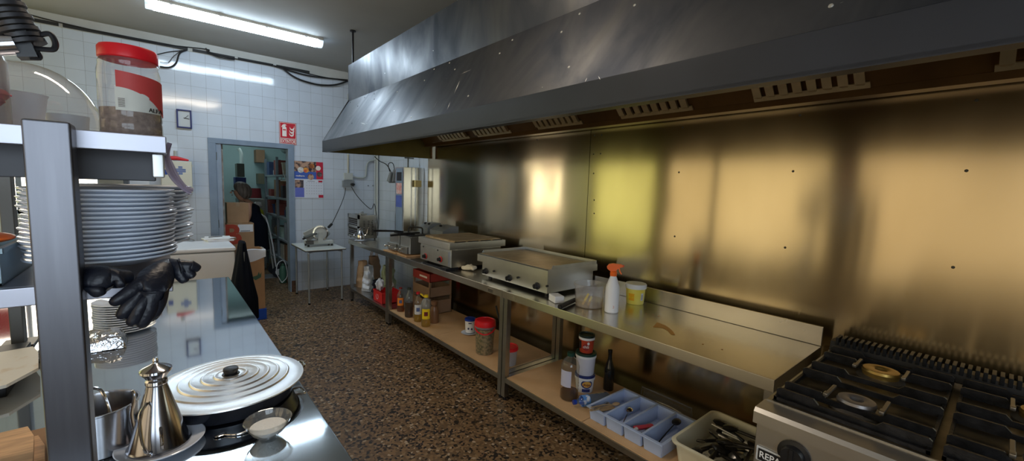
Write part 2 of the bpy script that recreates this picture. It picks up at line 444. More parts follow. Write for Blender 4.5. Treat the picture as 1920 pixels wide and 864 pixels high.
g.ball((q.x, YB+.03, q.z), (.05,.004,.022), 16); g.build('red_sticker', mat('faded_red', (.75,.12,.10), .5), w)
g = MB(); q = px(45, 320, 1, YB); g.bb(-1.45, -1.20, YB-.02, YB-.005, 1.50, 1.84); 
o = g.build('red_curtain', mat('red_cloth', (.40,.02,.03), .7), None); tag(o, 'narrow red curtain at the left of the bright hatch', 'curtain')
b = MB(); q0 = px(185, 330, 1, YB-.25); q1 = px(240, 330, 1, YB-.25)
b.bb(q0.x, q1.x-.04, YB-.26, YB-.012, 0, 1.9); b.bb(q1.x-.038, q1.x, YB-.262, YB-.012, 0, 1.9, mi=1)
tag(b.build('tall_cabinet', [mat('dull_grey_panel', (.20,.20,.18), .5, var=.15), mat('edge_dark', (.05,.06,.08), .4)]), 'tall grey cabinet against the tiles beside the bright hatch', 'cabinet')

# steel sheets riveted to the right wall
def panel_mat(name):
    M = bpy.data.materials.new(name); M.use_nodes = True; nt = M.node_tree; b = nt.nodes['Principled BSDF']
    N = nt.nodes.new; Lk = nt.links.new
    b.inputs['Metallic'].default_value = 1
    g = N('ShaderNodeNewGeometry'); mp = N('ShaderNodeMapping'); mp.inputs['Scale'].default_value = (1, 1, .35); Lk(g.outputs['Position'], mp.inputs[0])
    n = N('ShaderNodeTexNoise'); n.inputs['Scale'].default_value = 2.2; n.inputs['Detail'].default_value = 6; Lk(mp.outputs[0], n.inputs['Vector'])
    cr = N('ShaderNodeValToRGB'); cr.color_ramp.elements[0].color = (.50,.42,.27,1); cr.color_ramp.elements[1].color = (.60,.51,.35,1)
    cr.color_ramp.elements[0].position = .3; cr.color_ramp.elements[1].position = .7
    Lk(n.outputs['Fac'], cr.inputs[0]); Lk(cr.outputs[0], b.inputs['Base Color'])
    mr = N('ShaderNodeMapRange'); mr.inputs['To Min'].default_value = .12; mr.inputs['To Max'].default_value = .19; Lk(n.outputs['Fac'], mr.inputs['Value']); Lk(mr.outputs[0], b.inputs['Roughness'])
    b.inputs['Anisotropic'].default_value = .85; b.inputs['Anisotropic Rotation'].default_value = .25
    uv = N('ShaderNodeUVMap'); uv.uv_map = 'brush'; tg = N('ShaderNodeTangent'); tg.direction_type = 'UV_MAP'; tg.uv_map = 'brush'; Lk(tg.outputs[0], b.inputs['Tangent'])
    # sheet buckling: broad, shallow
    n2 = N('ShaderNodeTexNoise'); n2.inputs['Scale'].default_value = 1.1; n2.inputs['Detail'].default_value = 1.5; Lk(g.outputs['Position'], n2.inputs['Vector'])
    bp = N('ShaderNodeBump'); bp.inputs['Strength'].default_value = .22; bp.inputs['Distance'].default_value = .02; Lk(n2.outputs['Fac'], bp.inputs['Height']); Lk(bp.outputs[0], b.inputs['Normal'])
    return M
panelm = panel_mat('wall_sheet_steel')
SX = 2.632
def add_uv(o):
    me = o.data; uv = me.uv_layers.new(name='brush')
    for lp in me.loops:
        c = me.vertices[lp.vertex_index].co; uv.data[lp.index].uv = (c.y*.2+.5, c.z*.2+.5)
RIV = [(1500,216),(1280,239),(1273,323),(1487,321),(1812,320),(1472,464),(1265,443),(1787,501),(1831,188),(1128,253),(1126,288),(1115,254),(1113,289),(1007,262),(957,284),(1113,325),(1114,375),(1114,400)]
for (ya, yb, lab) in ((2.205, 4.85, 'large brushed steel wall sheet behind the two griddles and fryer'), (-1.2, 2.2, 'large golden brushed steel wall sheet behind the cooker and spray bottle')):
    t = thing('steel_wall_sheet', lab, 'wall sheet', (SX, (ya+yb)/2, .0), 'riveted steel sheets on the wall')
    b = MB(); b.bb(SX-.003, XR-.001, ya, yb, .0, 2.14); o = b.build('sheet', panelm, t, smooth=False); add_uv(o)
    for (u, v) in RIV:
        p = px(u, v, 0, SX-.003)
        if ya+.01 < p.y < yb-.01:
            r = MB(); r.lathe([(0,-.0035),(.004,-.003),(.0065,0)], (SX-.003, p.y, p.z), 10, rot=(0,PI/2,0)); r.build('rivet', mat('rivet_grey', (.10,.09,.07), .5, .6), t)

# door frame
fr = MB(); fo0, fo1, fz = .462, 1.425, 2.085
fr.bb(fo0, DX0+.045, YB-.02, YB+.14, 0, fz, bev=.004); fr.bb(DX1-.03, fo1+.015, YB-.02, YB+.14, 0, fz, bev=.004); fr.bb(fo0, fo1+.015, YB-.022, YB+.14, DZ-.03, fz, bev=.004)
dr = struct(fr.build('door_1', bluegrey))
g = MB(); g.bb(.545, .60, YB-.005, YB+.13, 0, DZ-.03, bev=.003); g.bb(.60, .622, YB+.05, YB+.13, 0, DZ-.03, mi=1)
g.build('door_stop', [mat('pale_blue_paint', (.25,.31,.40), .45, var=.1), mat('worn_wood_edge', (.20,.13,.09), .8, col2=(.45,.42,.38), vscale=9)], dr)
for zz in (1.86, 1.0):
    g = MB(); g.cyl((.548, YB-.008, zz), .006, .10, seg=10); g.build('hinge', lidgreen, dr)
g = MB(); g.bb(fo1-.045, fo1+.018, YB-.024, YB+.0, 0, .16); g.build('rust_stain', mat('rust', (.10,.05,.03), .9, var=.4, vscale=30), dr)

# storeroom shell
SXL, SXR, SYB = -.1, 2.35, 9.6
def sstruct(name, *a, M=storewall):
    b = MB(); b.bb(*a); return struct(b.build(name, M, smooth=False))
sstruct('wall_storeroom_left', .42, .50, YB+.141, SYB, 0, 2.7)
sstruct('wall_storeroom_right', SXR-.35, SXR-.27, YB+.141, SYB, 0, 2.7)
sstruct('wall_storeroom_back', .42, SXR-.27, SYB, SYB+.1, 0, 2.7, M=mat('storeroom_back_paint', (.38,.52,.52), .5, var=.08, vscale=2))
sstruct('ceiling_storeroom', .42, SXR-.27, YB+.141, SYB, 2.7, 2.8)

# ------------------------------------------------------------------ lamps
def tube_lamp(x0, x1, y, label, power, col, group):
    L = x1-x0; t = thing('ceiling_light', label, 'ceiling light', ((x0+x1)/2, y, ZC-.11), group)
    b = MB(); b.prism([(y-.075,ZC-.035),(y-.06,ZC),(y+.06,ZC),(y+.075,ZC-.035)], 'x', x0, x1); b.build('lamp_base', mat('lamp_base_beige', (.42,.39,.33), .5), t)
    b = MB(); n = 14
    def sec(k): a = PI*k/n; return (y-math.cos(a)*.078, ZC-.035-math.sin(a)*.066)
    b.prism([sec(k) for k in range(n+1)], 'x', x0+.055, x1-.055)
    b.build('glowing_diffuser', mat('lamp_glow_'+group[:4], col, .4, emit=power), t)
    for (a, c) in ((x0, x0+.055), (x1-.055, x1)):
        b = MB(); b.prism([sec(k) for k in range(n+1)], 'x', a, c); b.build('diffuser_end', clear('lamp_cover', (.85,.87,.9), .45, (.8,.8,.78), .15), t)
    for f in (.12,.37,.63,.88):
        b = MB(); b.bb(x0+L*f-.012, x0+L*f+.012, y-.084, y+.084, ZC-.042, ZC-.026); b.build('clip', lgrey, t)
lp0 = px(272, 12, 2, ZC-.08); lp1 = px(604, 86, 2, ZC-.08)
tube_lamp(lp0.x, lp1.x, (lp0.y+lp1.y)/2, 'long glowing fluorescent batten light on the grey ceiling', TUBE_POWER, (.70,.86,1.0), 'cool tube lights')
tube_lamp(-.1, 1.05, 1.82, 'warm fluorescent batten light on the ceiling above the camera end of the room', TUBE2_POWER, (1.0,.84,.66), 'warm tube lights')
la = bpy.data.lights.new('storeroom_lamp', 'AREA'); la.shape = 'RECTANGLE'; la.size = 1.0; la.size_y = .15; la.energy = STORE_POWER*10; la.color = (.78,.97,1.0)
lo = bpy.data.objects.new('storeroom_lamp', la); C.objects.link(lo); lo.location = (1.0, 8.7, 2.62)

# ------------------------------------------------------------------ extractor hood
def hood_mat():
    M = bpy.data.materials.new('hood_steel'); M.use_nodes = True; nt = M.node_tree; b = nt.nodes['Principled BSDF']
    N = nt.nodes.new; Lk = nt.links.new; b.inputs['Metallic'].default_value = .95
    g = N('ShaderNodeNewGeometry'); mp = N('ShaderNodeMapping'); mp.inputs['Scale'].default_value = (1, 1.5, .8); mp.inputs['Rotation'].default_value = (.5,0,0); Lk(g.outputs['Position'], mp.inputs[0])
    n = N('ShaderNodeTexNoise'); n.inputs['Scale'].default_value = 2.0; n.inputs['Detail'].default_value = 7; n.inputs['Distortion'].default_value = .8; Lk(mp.outputs[0], n.inputs['Vector'])
    cr = N('ShaderNodeValToRGB'); cr.color_ramp.elements[0].color = (.045,.052,.068,1); cr.color_ramp.elements[1].color = (.155,.158,.165,1)
    cr.color_ramp.elements[0].position = .35; cr.color_ramp.elements[1].position = .68; Lk(n.outputs['Fac'], cr.inputs[0])
    # flecks of dried paint and scratches
    v = N('ShaderNodeTexNoise'); v.inputs['Scale'].default_value = 38; v.inputs['Detail'].default_value = 2; mp2 = N('ShaderNodeMapping'); mp2.inputs['Scale'].default_value = (1,.5,1); Lk(g.outputs['Position'], mp2.inputs[0]); Lk(mp2.outputs[0], v.inputs['Vector'])
    c2 = N('ShaderNodeValToRGB'); c2.color_ramp.elements[0].position = .775; c2.color_ramp.elements[1].position = .80; Lk(v.outputs['Fac'], c2.inputs[0])
    mx = N('ShaderNodeMix'); mx.data_type = 'RGBA'; Lk(c2.outputs[0], mx.inputs['Factor']); Lk(cr.outputs[0], mx.inputs['A']); mx.inputs['B'].default_value = (.7,.7,.66,1)
    Lk(mx.outputs['Result'], b.inputs['Base Color'])
    mr = N('ShaderNodeMapRange'); mr.inputs['From Min'].default_value = .3; mr.inputs['From Max'].default_value = .7; mr.inputs['To Min'].default_value = .55; mr.inputs['To Max'].default_value = .36
    Lk(n.outputs['Fac'], mr.inputs['Value']); Lk(mr.outputs[0], b.inputs['Roughness'])
    n2 = N('ShaderNodeTexNoise'); n2.inputs['Scale'].default_value = 1.7; Lk(mp.outputs[0], n2.inputs['Vector'])
    bp = N('ShaderNodeBump'); bp.inputs['Strength'].default_value = .4; bp.inputs['Distance'].default_value = .02; Lk(n2.outputs['Fac'], bp.inputs['Height']); Lk(bp.outputs[0], b.inputs['Normal'])
    return M
hoodm = hood_mat()
lipm = mat('hood_lip', (.016,.021,.032), .42, .15, var=.15, vscale=3, rvar=.08)
greasy = mat('hood_inside_greasy', (.13,.065,.02), .33, .5, var=.35, vscale=3)
olive = mat('hood_end_inside', (.15,.12,.035), .45, .5, var=.2, vscale=4)
HY0, HY1 = -1.1, 4.72
HF, HZL, HZT = 1.315, 1.893, 2.005
DXF, DZB, DZT = 1.588, 2.452, 2.82
t = thing('extractor_hood', 'long dark steel extractor hood hanging above the cooking line on the right', 'extractor hood', (2.0, (HY0+HY1)/2, HZL))
b = MB(); b.bb(HF, HF+.012, HY0, HY1, HZL, HZT, bev=.002); b.bb(HF, HF+.05, HY0, HY1, HZL-.001, HZL+.012); b.build('front_lip', lipm, t)
b = MB(); b.prism([(HF,HZT),(DXF,DZB),(DXF+.01,DZB),(HF+.012,HZT-.012)], 'y', HY0, HY1); b.build('sloping_front', hoodm, t, smooth=False)
b = MB(); b.bb(DXF, DXF+.012, HY0, HY1, DZB, DZT); b.bb(DXF, 2.60, HY0, HY1, DZT, DZT+.01); b.bb(DXF, 2.60, HY1-.012, HY1, DZB, DZT); b.build('upper_box', hoodm, t, smooth=False)
b = MB(); b.prism([(HF,HZL),(2.60,HZL+.02),(2.60,DZB+.02),(DXF,DZB+.02),(HF,HZT)], 'y', HY1-.010, HY1-.002); b.build('end_panel', hoodm, t, smooth=False)
b = MB(); b.prism([(HF+.012,HZL+.004),(2.59,HZL+.022),(2.59,DZB),(DXF+.01,DZB-.01),(HF+.014,HZT-.01)], 'y', HY1-.014, HY1-.0105); b.build('end_lining', olive, t, smooth=False)
b = MB(); b.prism([(2.50,2.052),(2.60,2.056),(2.60,2.10),(2.50,2.086)], 'y', HY0, HY1-.016); b.build('grease_gutter', greasy, t, smooth=False)
b = MB(); b.prism([(2.50,2.087),(2.06,2.54),(2.07,2.56),(2.52,2.11)], 'y', HY0, HY1-.016); b.build('filter_housing', greasy, t, smooth=False)
b = MB(); b.prism([(HF+.012,HZT-.012),(DXF+.008,DZB-.01),(DXF+.40,2.57),(DXF+.40,2.58),(DXF+.013,DZB+.002)], 'y', HY0, HY1-.016); b.build('inner_lining', greasy, t, smooth=False)
b = MB(); b.bb(2.585, 2.60, HY1-.03, HY1+.0, HZL+.02, DZB); b.build('rear_corner_strip', mat('rusty_strip', (.22,.12,.05), .6, .3, var=.4, vscale=30), t)
filt = mat('filter_steel', (.62,.50,.30), .36, .8, var=.12, vscale=10)
A = Vector((2.496, 0, 2.090)); S = Vector((-.44, 0, .453)).normalized(); Nn = Vector((-S.z, 0, S.x)); Nn = -Nn if Nn.x > 0 else Nn
for ya, yb in ((-.40,.10),(.47,.957),(1.30,1.815),(2.17,2.66),(3.02,3.55),(3.70,4.25)):
    b = MB(); n = 8; st = (yb-ya)/n
    def P(s_, y, h): q = A + S*s_ + Nn*h; return (q.x, y, q.z)
    def slab(s0, s1, y0, y1, h0, h1):
        V = [P(s,y,h) for s in (s0,s1) for y in (y0,y1) for h in (h0,h1)]
        b._add(V, [(0,1,3,2),(4,6,7,5),(0,4,5,1),(2,3,7,6),(0,2,6,4),(1,5,7,3)])
    slab(.0, .030, ya, yb, .003, .012)
    for k in range(n):
        yc = ya+st*(k+.5); w = st*.32
        # raised ridge with a sloping toe
        V = [P(.016,yc-w*.5,.010),P(.016,yc+w*.5,.010),P(.040,yc-w,.034),P(.040,yc+w,.034),P(.45,yc-w,.040),P(.45,yc+w,.040),P(.45,yc-w,.004),P(.45,yc+w,.004),P(.016,yc-w*.5,.004),P(.016,yc+w*.5,.004)]
        b._add(V, [(0,1,3,2),(2,3,5,4),(0,2,4,6,8),(1,9,7,5,3),(4,5,7,6),(8,9,1,0)])
    slab(.45, .50, ya, yb, .003, .04)
    b.build('baffle_filter', filt, t, smooth=False)
def on_slope(u, v):
    d = px(u, v, 0, 5)-CAMP; p0 = Vector((HF,0,HZT)); sl = Vector((DXF-HF,0,DZB-HZT)); n = Vector((-sl.z,0,sl.x)).normalized()
    return CAMP + d*((p0-CAMP).dot(n)/d.dot(n)), n
hr = [(684,183),(702,176),(702,186),(671,199),(657,192),(660,231),(796,151),(814,130),(843,118),(853,130),(878,180),(937,100),(961,75),(1053,60),(1087,26),(1190,10),(1067,126),(1558,11),(745,172),(771,220)]
for (u, v) in hr:
    p, n = on_slope(u, v)
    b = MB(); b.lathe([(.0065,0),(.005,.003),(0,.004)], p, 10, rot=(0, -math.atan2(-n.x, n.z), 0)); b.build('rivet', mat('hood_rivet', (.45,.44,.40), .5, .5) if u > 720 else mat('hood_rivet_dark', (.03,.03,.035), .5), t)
b = MB()
for (u0, v0, u1, v1, w) in ((852,175,862,152,.007),(838,207,845,190,.005),(862,140,885,130,.0018),(812,204,820,190,.002),(846,106,864,98,.003),(930,74,939,70,.003),(1097,154,1101,146,.004),(1122,143,1126,150,.003),(686,233,676,230,.007),(662,250,672,243,.002)):
    p, n = on_slope(u0, v0); q, _ = on_slope(u1, v1); d = (q-p).normalized(); s = d.cross(n)*w/2; k = n*.001
    mdl = (p+q)/2
    b._add([p+k, mdl-s+k, q+k, mdl+s+k], [(0,1,2,3)])
b.build('paint_scrape', mat('scrape_white', (.60,.60,.58), .6), t, smooth=False)
for i, (x, y) in enumerate(((1.645, 4.74), (1.645, 1.0))):
    b = MB(); b.cyl((x, y, (ZC+2.60)/2), .011, ZC-2.60, seg=10); b.cyl((x, y, ZC-.006), .03, .012, seg=14); b.build('hanging_rod', mat('rod_black', (.02,.02,.025), .4, .5), t)

# ------------------------------------------------------------------ steel tables along the wall
TZ, TX0, TX1 = .835, 1.88, 2.53
def table(name, label, ya, yb, back, legs_y=None, shelf_z=.18, legmid=None):
    t = thing(name, label, 'work table', ((TX0+TX1)/2, (ya+yb)/2, 0), 'stainless work tables under the hood')
    b = MB(); b.bb(TX0, TX1, ya, yb, TZ-.055, TZ, bev=.003); b.build('worktop', steel_t, t)
    if back:
        b = MB(); b.bb(TX1-.014, TX1, ya, yb, TZ+.0005, TZ+.10, bev=.003); b.build('upstand', steel_t, t)
    for yy in (ya+.022, yb-.022):
        for xx in (TX0+.04, TX1-.04):
            b = MB(); b.bb(xx-.02, xx+.02, yy-.02, yy+.02, .025, TZ-.056, bev=.002); lg = b.build('leg', steel_leg, t)
            b = MB(); b.cyl((xx, yy, .0125), .017, .025, seg=12); b.build('foot', black, lg)
    b = MB(); b.bb(TX0+.022, TX1-.02, ya+.003, yb-.003, shelf_z-.04, shelf_z-.004, bev=.002); b.build('undershelf', steel_leg, t)
    return t
tn = table('work_table', 'nearest steel work table with upstand, spray bottle on top', .553, 2.333, True)
tm = table('work_table', 'middle steel work table carrying the ribbed griddle, oil bottles below', 2.337, 4.41, False)
tf = table('work_table', 'farthest steel work table beneath the toaster, paper bags on its shelf', 4.415, 5.62, False)
b = MB(); p = px(920, 542, 0, TX0); b.bb(TX0-.003, TX0-.0002, p.y-.035, p.y+.035, TZ-.048, TZ-.016); b.build('maker_plate', mat('plate_brown', (.25,.20,.14), .4, .6), tm)
b = MB(); b.bb(TX0-.0035, TX0-.003, p.y-.03, p.y+.03, TZ-.044, TZ-.020); b.build('plate_face', mat('plate_dark', (.07,.06,.05), .5), tm)
# stains on the near worktop
b = MB()
st = [(1232,604),(1246,609),(1254,614),(1262,621),(1266,628),(1258,627),(1252,620),(1243,615),(1224,613)]
b._add([px(u, v, 2, TZ+.0008) for u, v in st], [tuple(range(len(st)))])
for (u, v) in ((1318,645),(1354,655),(1225,590),(1235,592),(1212,588),(990,560)):
    c = px(u, v, 2, TZ+.0008); b.lathe([(0,0),(.005,0)], c, 7, sx=1.3)
b.build('sauce_stain', mat('sauce', (.50,.22,.03), .35), tn)
# liners of cardboard on the shelves
def liner_sheet(ya, yb, lab, x0=TX0+.03, x1=TX1-.03, wall=None):
    b = MB(); b.bb(x0, x1, ya, yb, .1765, .181); tag(b.build('cardboard_sheet', wall or liner), lab, 'cardboard', 'cardboard lining the table shelves')
liner_sheet(.60, 1.55, 'flat cardboard under the cutlery tray on the near shelf')
liner_sheet(1.555, 2.28, 'flat cardboard under the stacked buckets on the near shelf')
liner_sheet(2.40, 3.36, 'flat cardboard under the olive bucket on the middle shelf')
liner_sheet(3.365, 4.36, 'flat cardboard under the oil bottles on the middle shelf')

# ------------------------------------------------------------------ gas range
RZ, RX0, RX1, RY0, RY1 = .85, 1.54, 2.50, -.36, .507
t = thing('gas_range', 'stainless gas range with black pan grates at the near end of the line', 'cooker', ((RX0+RX1)/2, (RY0+RY1)/2, 0))
rangem = mat('range_steel', (.58,.56,.52), .3, .9, var=.05, vscale=5)
b = MB(); b.bb(RX0+.02, RX1, RY0, RY1-.006, .12, RZ-.055, bev=.004); b.build('body', rangem, t)
b = MB(); b.prism([(RX0,RZ-.052),(RX0,RZ-.012),(RX0+.012,RZ),(RX0+.10,RZ),(RX0+.10,RZ-.02),(2.44,RZ-.02),(2.44,RZ),(RX1,RZ),(RX1,RZ-.052)], 'y', RY0, RY1); b.build('hob_top', rangem, t, ang=20)
b = MB(); b.bb(RX0+.10, 2.44, RY0+.02, RY1-.02, RZ-.019, RZ-.012); b.build('drip_tray', mat('dirty_tray', (.16,.13,.08), .35, .8, var=.5, vscale=9), t)
b = MB(); b.bb(RX0+.098, 2.44, RY1-.02, RY1-.006, RZ-.019, RZ+.004); b.bb(RX0+.098, 2.44, RY0+.006, RY0+.02, RZ-.019, RZ+.004); b.bb(RX0+.098,RX0+.105,RY0+.02,RY1-.02,RZ-.019,RZ+.004); b.build('tray_rim', steel_leg, t)
for yy in (RY0+.05, RY1-.05):
    for xx in (RX0+.08, RX1-.05):
        b = MB(); b.cyl((xx,yy,.06), .022, .12, seg=14); b.build('leg', steel_leg, t)
# rear vent guard with slots
b = MB()
vx = 2.455
b.prism([(vx,RZ),(vx+.012,RZ+.042),(vx+.075,RZ+.042),(vx+.085,RZ)], 'y', RY0, RY1)
k = 0; y = RY1-.02
while y > RY0+.02:
    b.bb(vx+.0, vx+.075, y-.0125, y, RZ+.030, RZ+.066, bev=.002); y -= .0215
b.build('rear_vent_guard', mat('vent_black', (.018,.02,.024), .4, .6), t)
# grates: two frames side by side, each with front-to-back ribs over two burners
def grate(yc):
    W2 = .20; xa, xb = RX0+.115, 2.43; z0, z1 = RZ+.004, RZ+.042
    b = MB()
    def bar(x, z=z1, h=.036): # long bars running along Y, notched ends
        poly = [(yc-W2,z-h),(yc-W2,z-.006),(yc-W2+.008,z),(yc-W2+.11,z),(yc-W2+.125,z-.016),(yc+W2-.125,z-.016),(yc+W2-.11,z),(yc+W2-.008,z),(yc+W2,z-.006),(yc+W2,z-h)]
        b.prism(poly, 'x', x-.005, x+.005)
    for xx in (xa+.03, xa+.115, (xa+xb)/2-.065, (xa+xb)/2+.05, xb-.16, xb-.045): bar(xx)
    b.bb(xa, xb, yc-W2, yc-W2+.009, z0, z0+.014); b.bb(xa, xb, yc+W2-.009, yc+W2, z0, z0+.014)
    b.bb(xa, xa+.009, yc-W2, yc+W2, z0, z0+.012); b.bb(xb-.009, xb, yc-W2, yc+W2, z0, z0+.012)
    g = b.build('pan_grate', iron, t)
    for cx in (xa+.17, xb-.19):
        for s in (-1, 1):
            f = MB(); f.box((cx, yc+s*.075, z1-.006), (.125,.012,.010), bev=.003); f.box((cx-.055*1, yc+s*.075, z1-.001), (.03,.014,.012), bev=.003); f.build('grate_finger', mat('worn_iron', (.25,.23,.20), .35, .8), g)
    return g
for yc in (RY1-.222, RY1-.645):
    grate(yc)
    for j, cx in enumerate((RX0+.285, 2.24)):
        c = (cx, yc, RZ-.012)
        b = MB(); b.lathe([(0,0),(.075,0),(.078,.012),(.066,.02),(0,.02)], c, 28); bo = b.build('burner_bowl', mat('burner_bowl_steel', (.2,.18,.15), .4, .7), t)
        b = MB(); r0 = .052 if j == 0 else .058
        b.lathe([(.020,.020),(.020,.046),(.030,.050),(r0,.047),(r0+.004,.038),(r0,.02)], c, 32)
        b.build('burner_cap', mat('brass_cap', (.55,.36,.10), .35, .8) if (j == 1) else mat('grey_burner_cap', (.28,.26,.25), .4, .7), bo)
# knobs, name plate
def knob(t, x, y, z, r=.032, M=black, ring=None, depth=.03):
    b = MB(); b.lathe([(0,0),(r*1.25,0),(r*1.25,.004),(r*.9,.008),(r*.82,depth),(0,depth)], (x, y, z), 24, rot=(0,-PI/2,0))
    b.box((x-depth-.002, y, z), (.006, r*.28, r*1.5), bev=.001)
    k = b.build('knob', M, t)
    if ring:
        b = MB(); b.lathe([(r*1.25,.0),(r*1.45,.001),(r*1.45,.005),(r*1.25,.006)], (x, y, z), 24, rot=(0,-PI/2,0)); b.build('knob_ring', ring, k)
    return k
kp = px(1486, 846, 0, RX0)
knob(t, RX0+.018, kp.y, RZ-.115, .038); knob(t, RX0+.018, kp.y-.25, RZ-.115, .038); knob(t, RX0+.018, kp.y-.5, RZ-.115, .038)
b = MB(); b.bb(RX0+.012, RX0+.018, RY1-.015, RY1-.165, RZ-.185, RZ-.135, bev=.002); npl = b.build('name_plate', lgrey, t)
b = MB(); b.bb(RX0+.0105, RX0+.012, RY1-.022, RY1-.125, RZ-.180, RZ-.140); b.build('plate_ground', black, npl)
text('plate_letters', 'REPAGAS', mat('letter_white', (.85,.85,.85), .5), (RX0+.0103, RY1-.085, RZ-.160), (0,-1,0), (0,0,1), .032, npl, xs=.9, bold=.015)

# ------------------------------------------------------------------ plate griddle (smooth) with three knobs
def grid_griddle():
    gx0, gx1, gy0, gy1, gz = 1.985, 2.512, 1.975, 2.80, 1.035
    t = thing('plate_griddle', 'wide smooth-plate griddle with three black knobs and brown greasy top', 'griddle', ((gx0+gx1)/2, (gy0+gy1)/2, TZ))
    for yy in (gy0+.08, gy1-.08):
        for xx in (gx0+.08, gx1-.08):
            b = MB(); b.cyl((xx,yy,TZ+.0125), .016, .023, seg=12); b.build('foot', black, t)
    b = MB(); b.bb(gx0+.03, gx1-.01, gy0+.03, gy1-.03, TZ+.024, gz-.055, bev=.003); b.build('body', steel, t)
    b = MB(); b.prism([(gx0,gz-.062),(gx0,gz-.006),(gx0+.006,gz),(gx0+.05,gz),(gx0+.05,gz-.062)], 'y', gy0, gy1); b.bb(gx0+.05, gx1, gy0, gy1, gz-.055, gz-.006); b.build('griddle_frame', steel, t)
    b = MB(); b.bb(gx0+.02, gx1-.03, gy0+.012, gy1-.012, gz-.005, gz+.001); b.build('cooking_plate', grease, t)
    b = MB()
    b.prism([(gx0+.04,gz-.006),(gx0+.06,gz+.022),(gx1,gz+.022),(gx1,gz-.006)], 'y', gy0, gy0+.012)
    b.prism([(gx0+.04,gz-.006),(gx0+.06,gz+.022),(gx1,gz+.022),(gx1,gz-.006)], 'y', gy1-.012, gy1)
    b.bb(gx1-.012, gx1, gy0, gy1, gz-.006, gz+.022); b.build('splash_guard', steel_m, t)
    for (u, v) in ((911,508),(955,521),(1007,536)):
        p = px(u, v, 0, gx0+.028); knob(t, gx0+.029, p.y, p.z, .021)
    for (u, v) in ((927,508),(972,520),(1027,536)):
        p = px(u, v, 0, gx0+.028); b = MB(); b.cyl((gx0+.022,p.y,p.z), .008, .014, seg=12, rot=(0,PI/2,0)); b.build('igniter_button', black, t)
grid_griddle()
# ------------------------------------------------------------------ ribbed griddle with two red-ringed knobs
def rib_griddle():
    gx0, gx1, gy0, gy1, gz = 1.925, 2.50, 3.125, 3.70, 1.085
    t = thing('ribbed_griddle', 'tall boxy griddle with two red-ringed knobs and slatted greasy top', 'griddle', ((gx0+gx1)/2, (gy0+gy1)/2, TZ))
    for yy in (gy0+.06, gy1-.06):
        for xx in (gx0+.06, gx1-.06):
            b = MB(); b.cyl((xx,yy,TZ+.0125), .016, .023, seg=12); b.build('foot', black, t)
    b = MB(); b.bb(gx0+.012, gx1-.012, gy0+.002, gy1-.002, TZ+.024, gz-.065, bev=.003); b.build('body', steel, t)
    b = MB(); b.bb(gx0-.006, gx0+.012, gy0+.03, gy1-.03, TZ+.035, gz-.085, bev=.002); b.build('control_panel', steel_m, t)
    b = MB(); b.bb(gx0-.012, gx1+.04, gy0-.004, gy1+.004, gz-.065, gz-.004, bev=.003); b.build('top_frame', steel, t)
    b = MB(); b.bb(gx0+.05, gx1, gy0+.02, gy1-.02, gz-.004, gz+.004)
    n = 22
    for k in range(n):
        yy = gy0+.03+(gy1-gy0-.06)*k/(n-1); b.bb(gx0+.055, gx1-.01, yy-.007, yy+.006, gz+.004, gz+.011, mi=0)
    b.build('ribbed_plate', grease, t)
    b = MB()
    for k in range(4): xx = gx0+.05+k*.14; b.bb(xx, xx+.11, gy0+.004, gy0+.012, gz-.003, gz+.003)
    b.build('side_slots', black, t)
    for (u, v) in ((794,484),(827,486)):
        p = px(u, v, 0, gx0-.006)
    for (u, v) in ((798,480),(826,486)):
        p = px(u, v, 0, gx0-.006); knob(t, gx0-.007, p.y, p.z, .019, black, red)
    for (u, v) in ((794,462),(821,469)):
        p = px(u, v, 0, gx0-.006); b = MB(); b.cyl((gx0-.007,p.y,p.z), .008, .006, seg=12, rot=(0,PI/2,0)); b.build('sight_hole', black, t)
    b = MB(); b.bb(gx0-.03, gx0+.10, gy0+.02, gy0+.12, TZ+.0015, TZ+.020); b.bb(gx0-.02, gx0+.05, gy0+.12, gy1-.1, TZ+.002, TZ+.010); b.build('fat_tray', blackm, t)
rib_griddle()
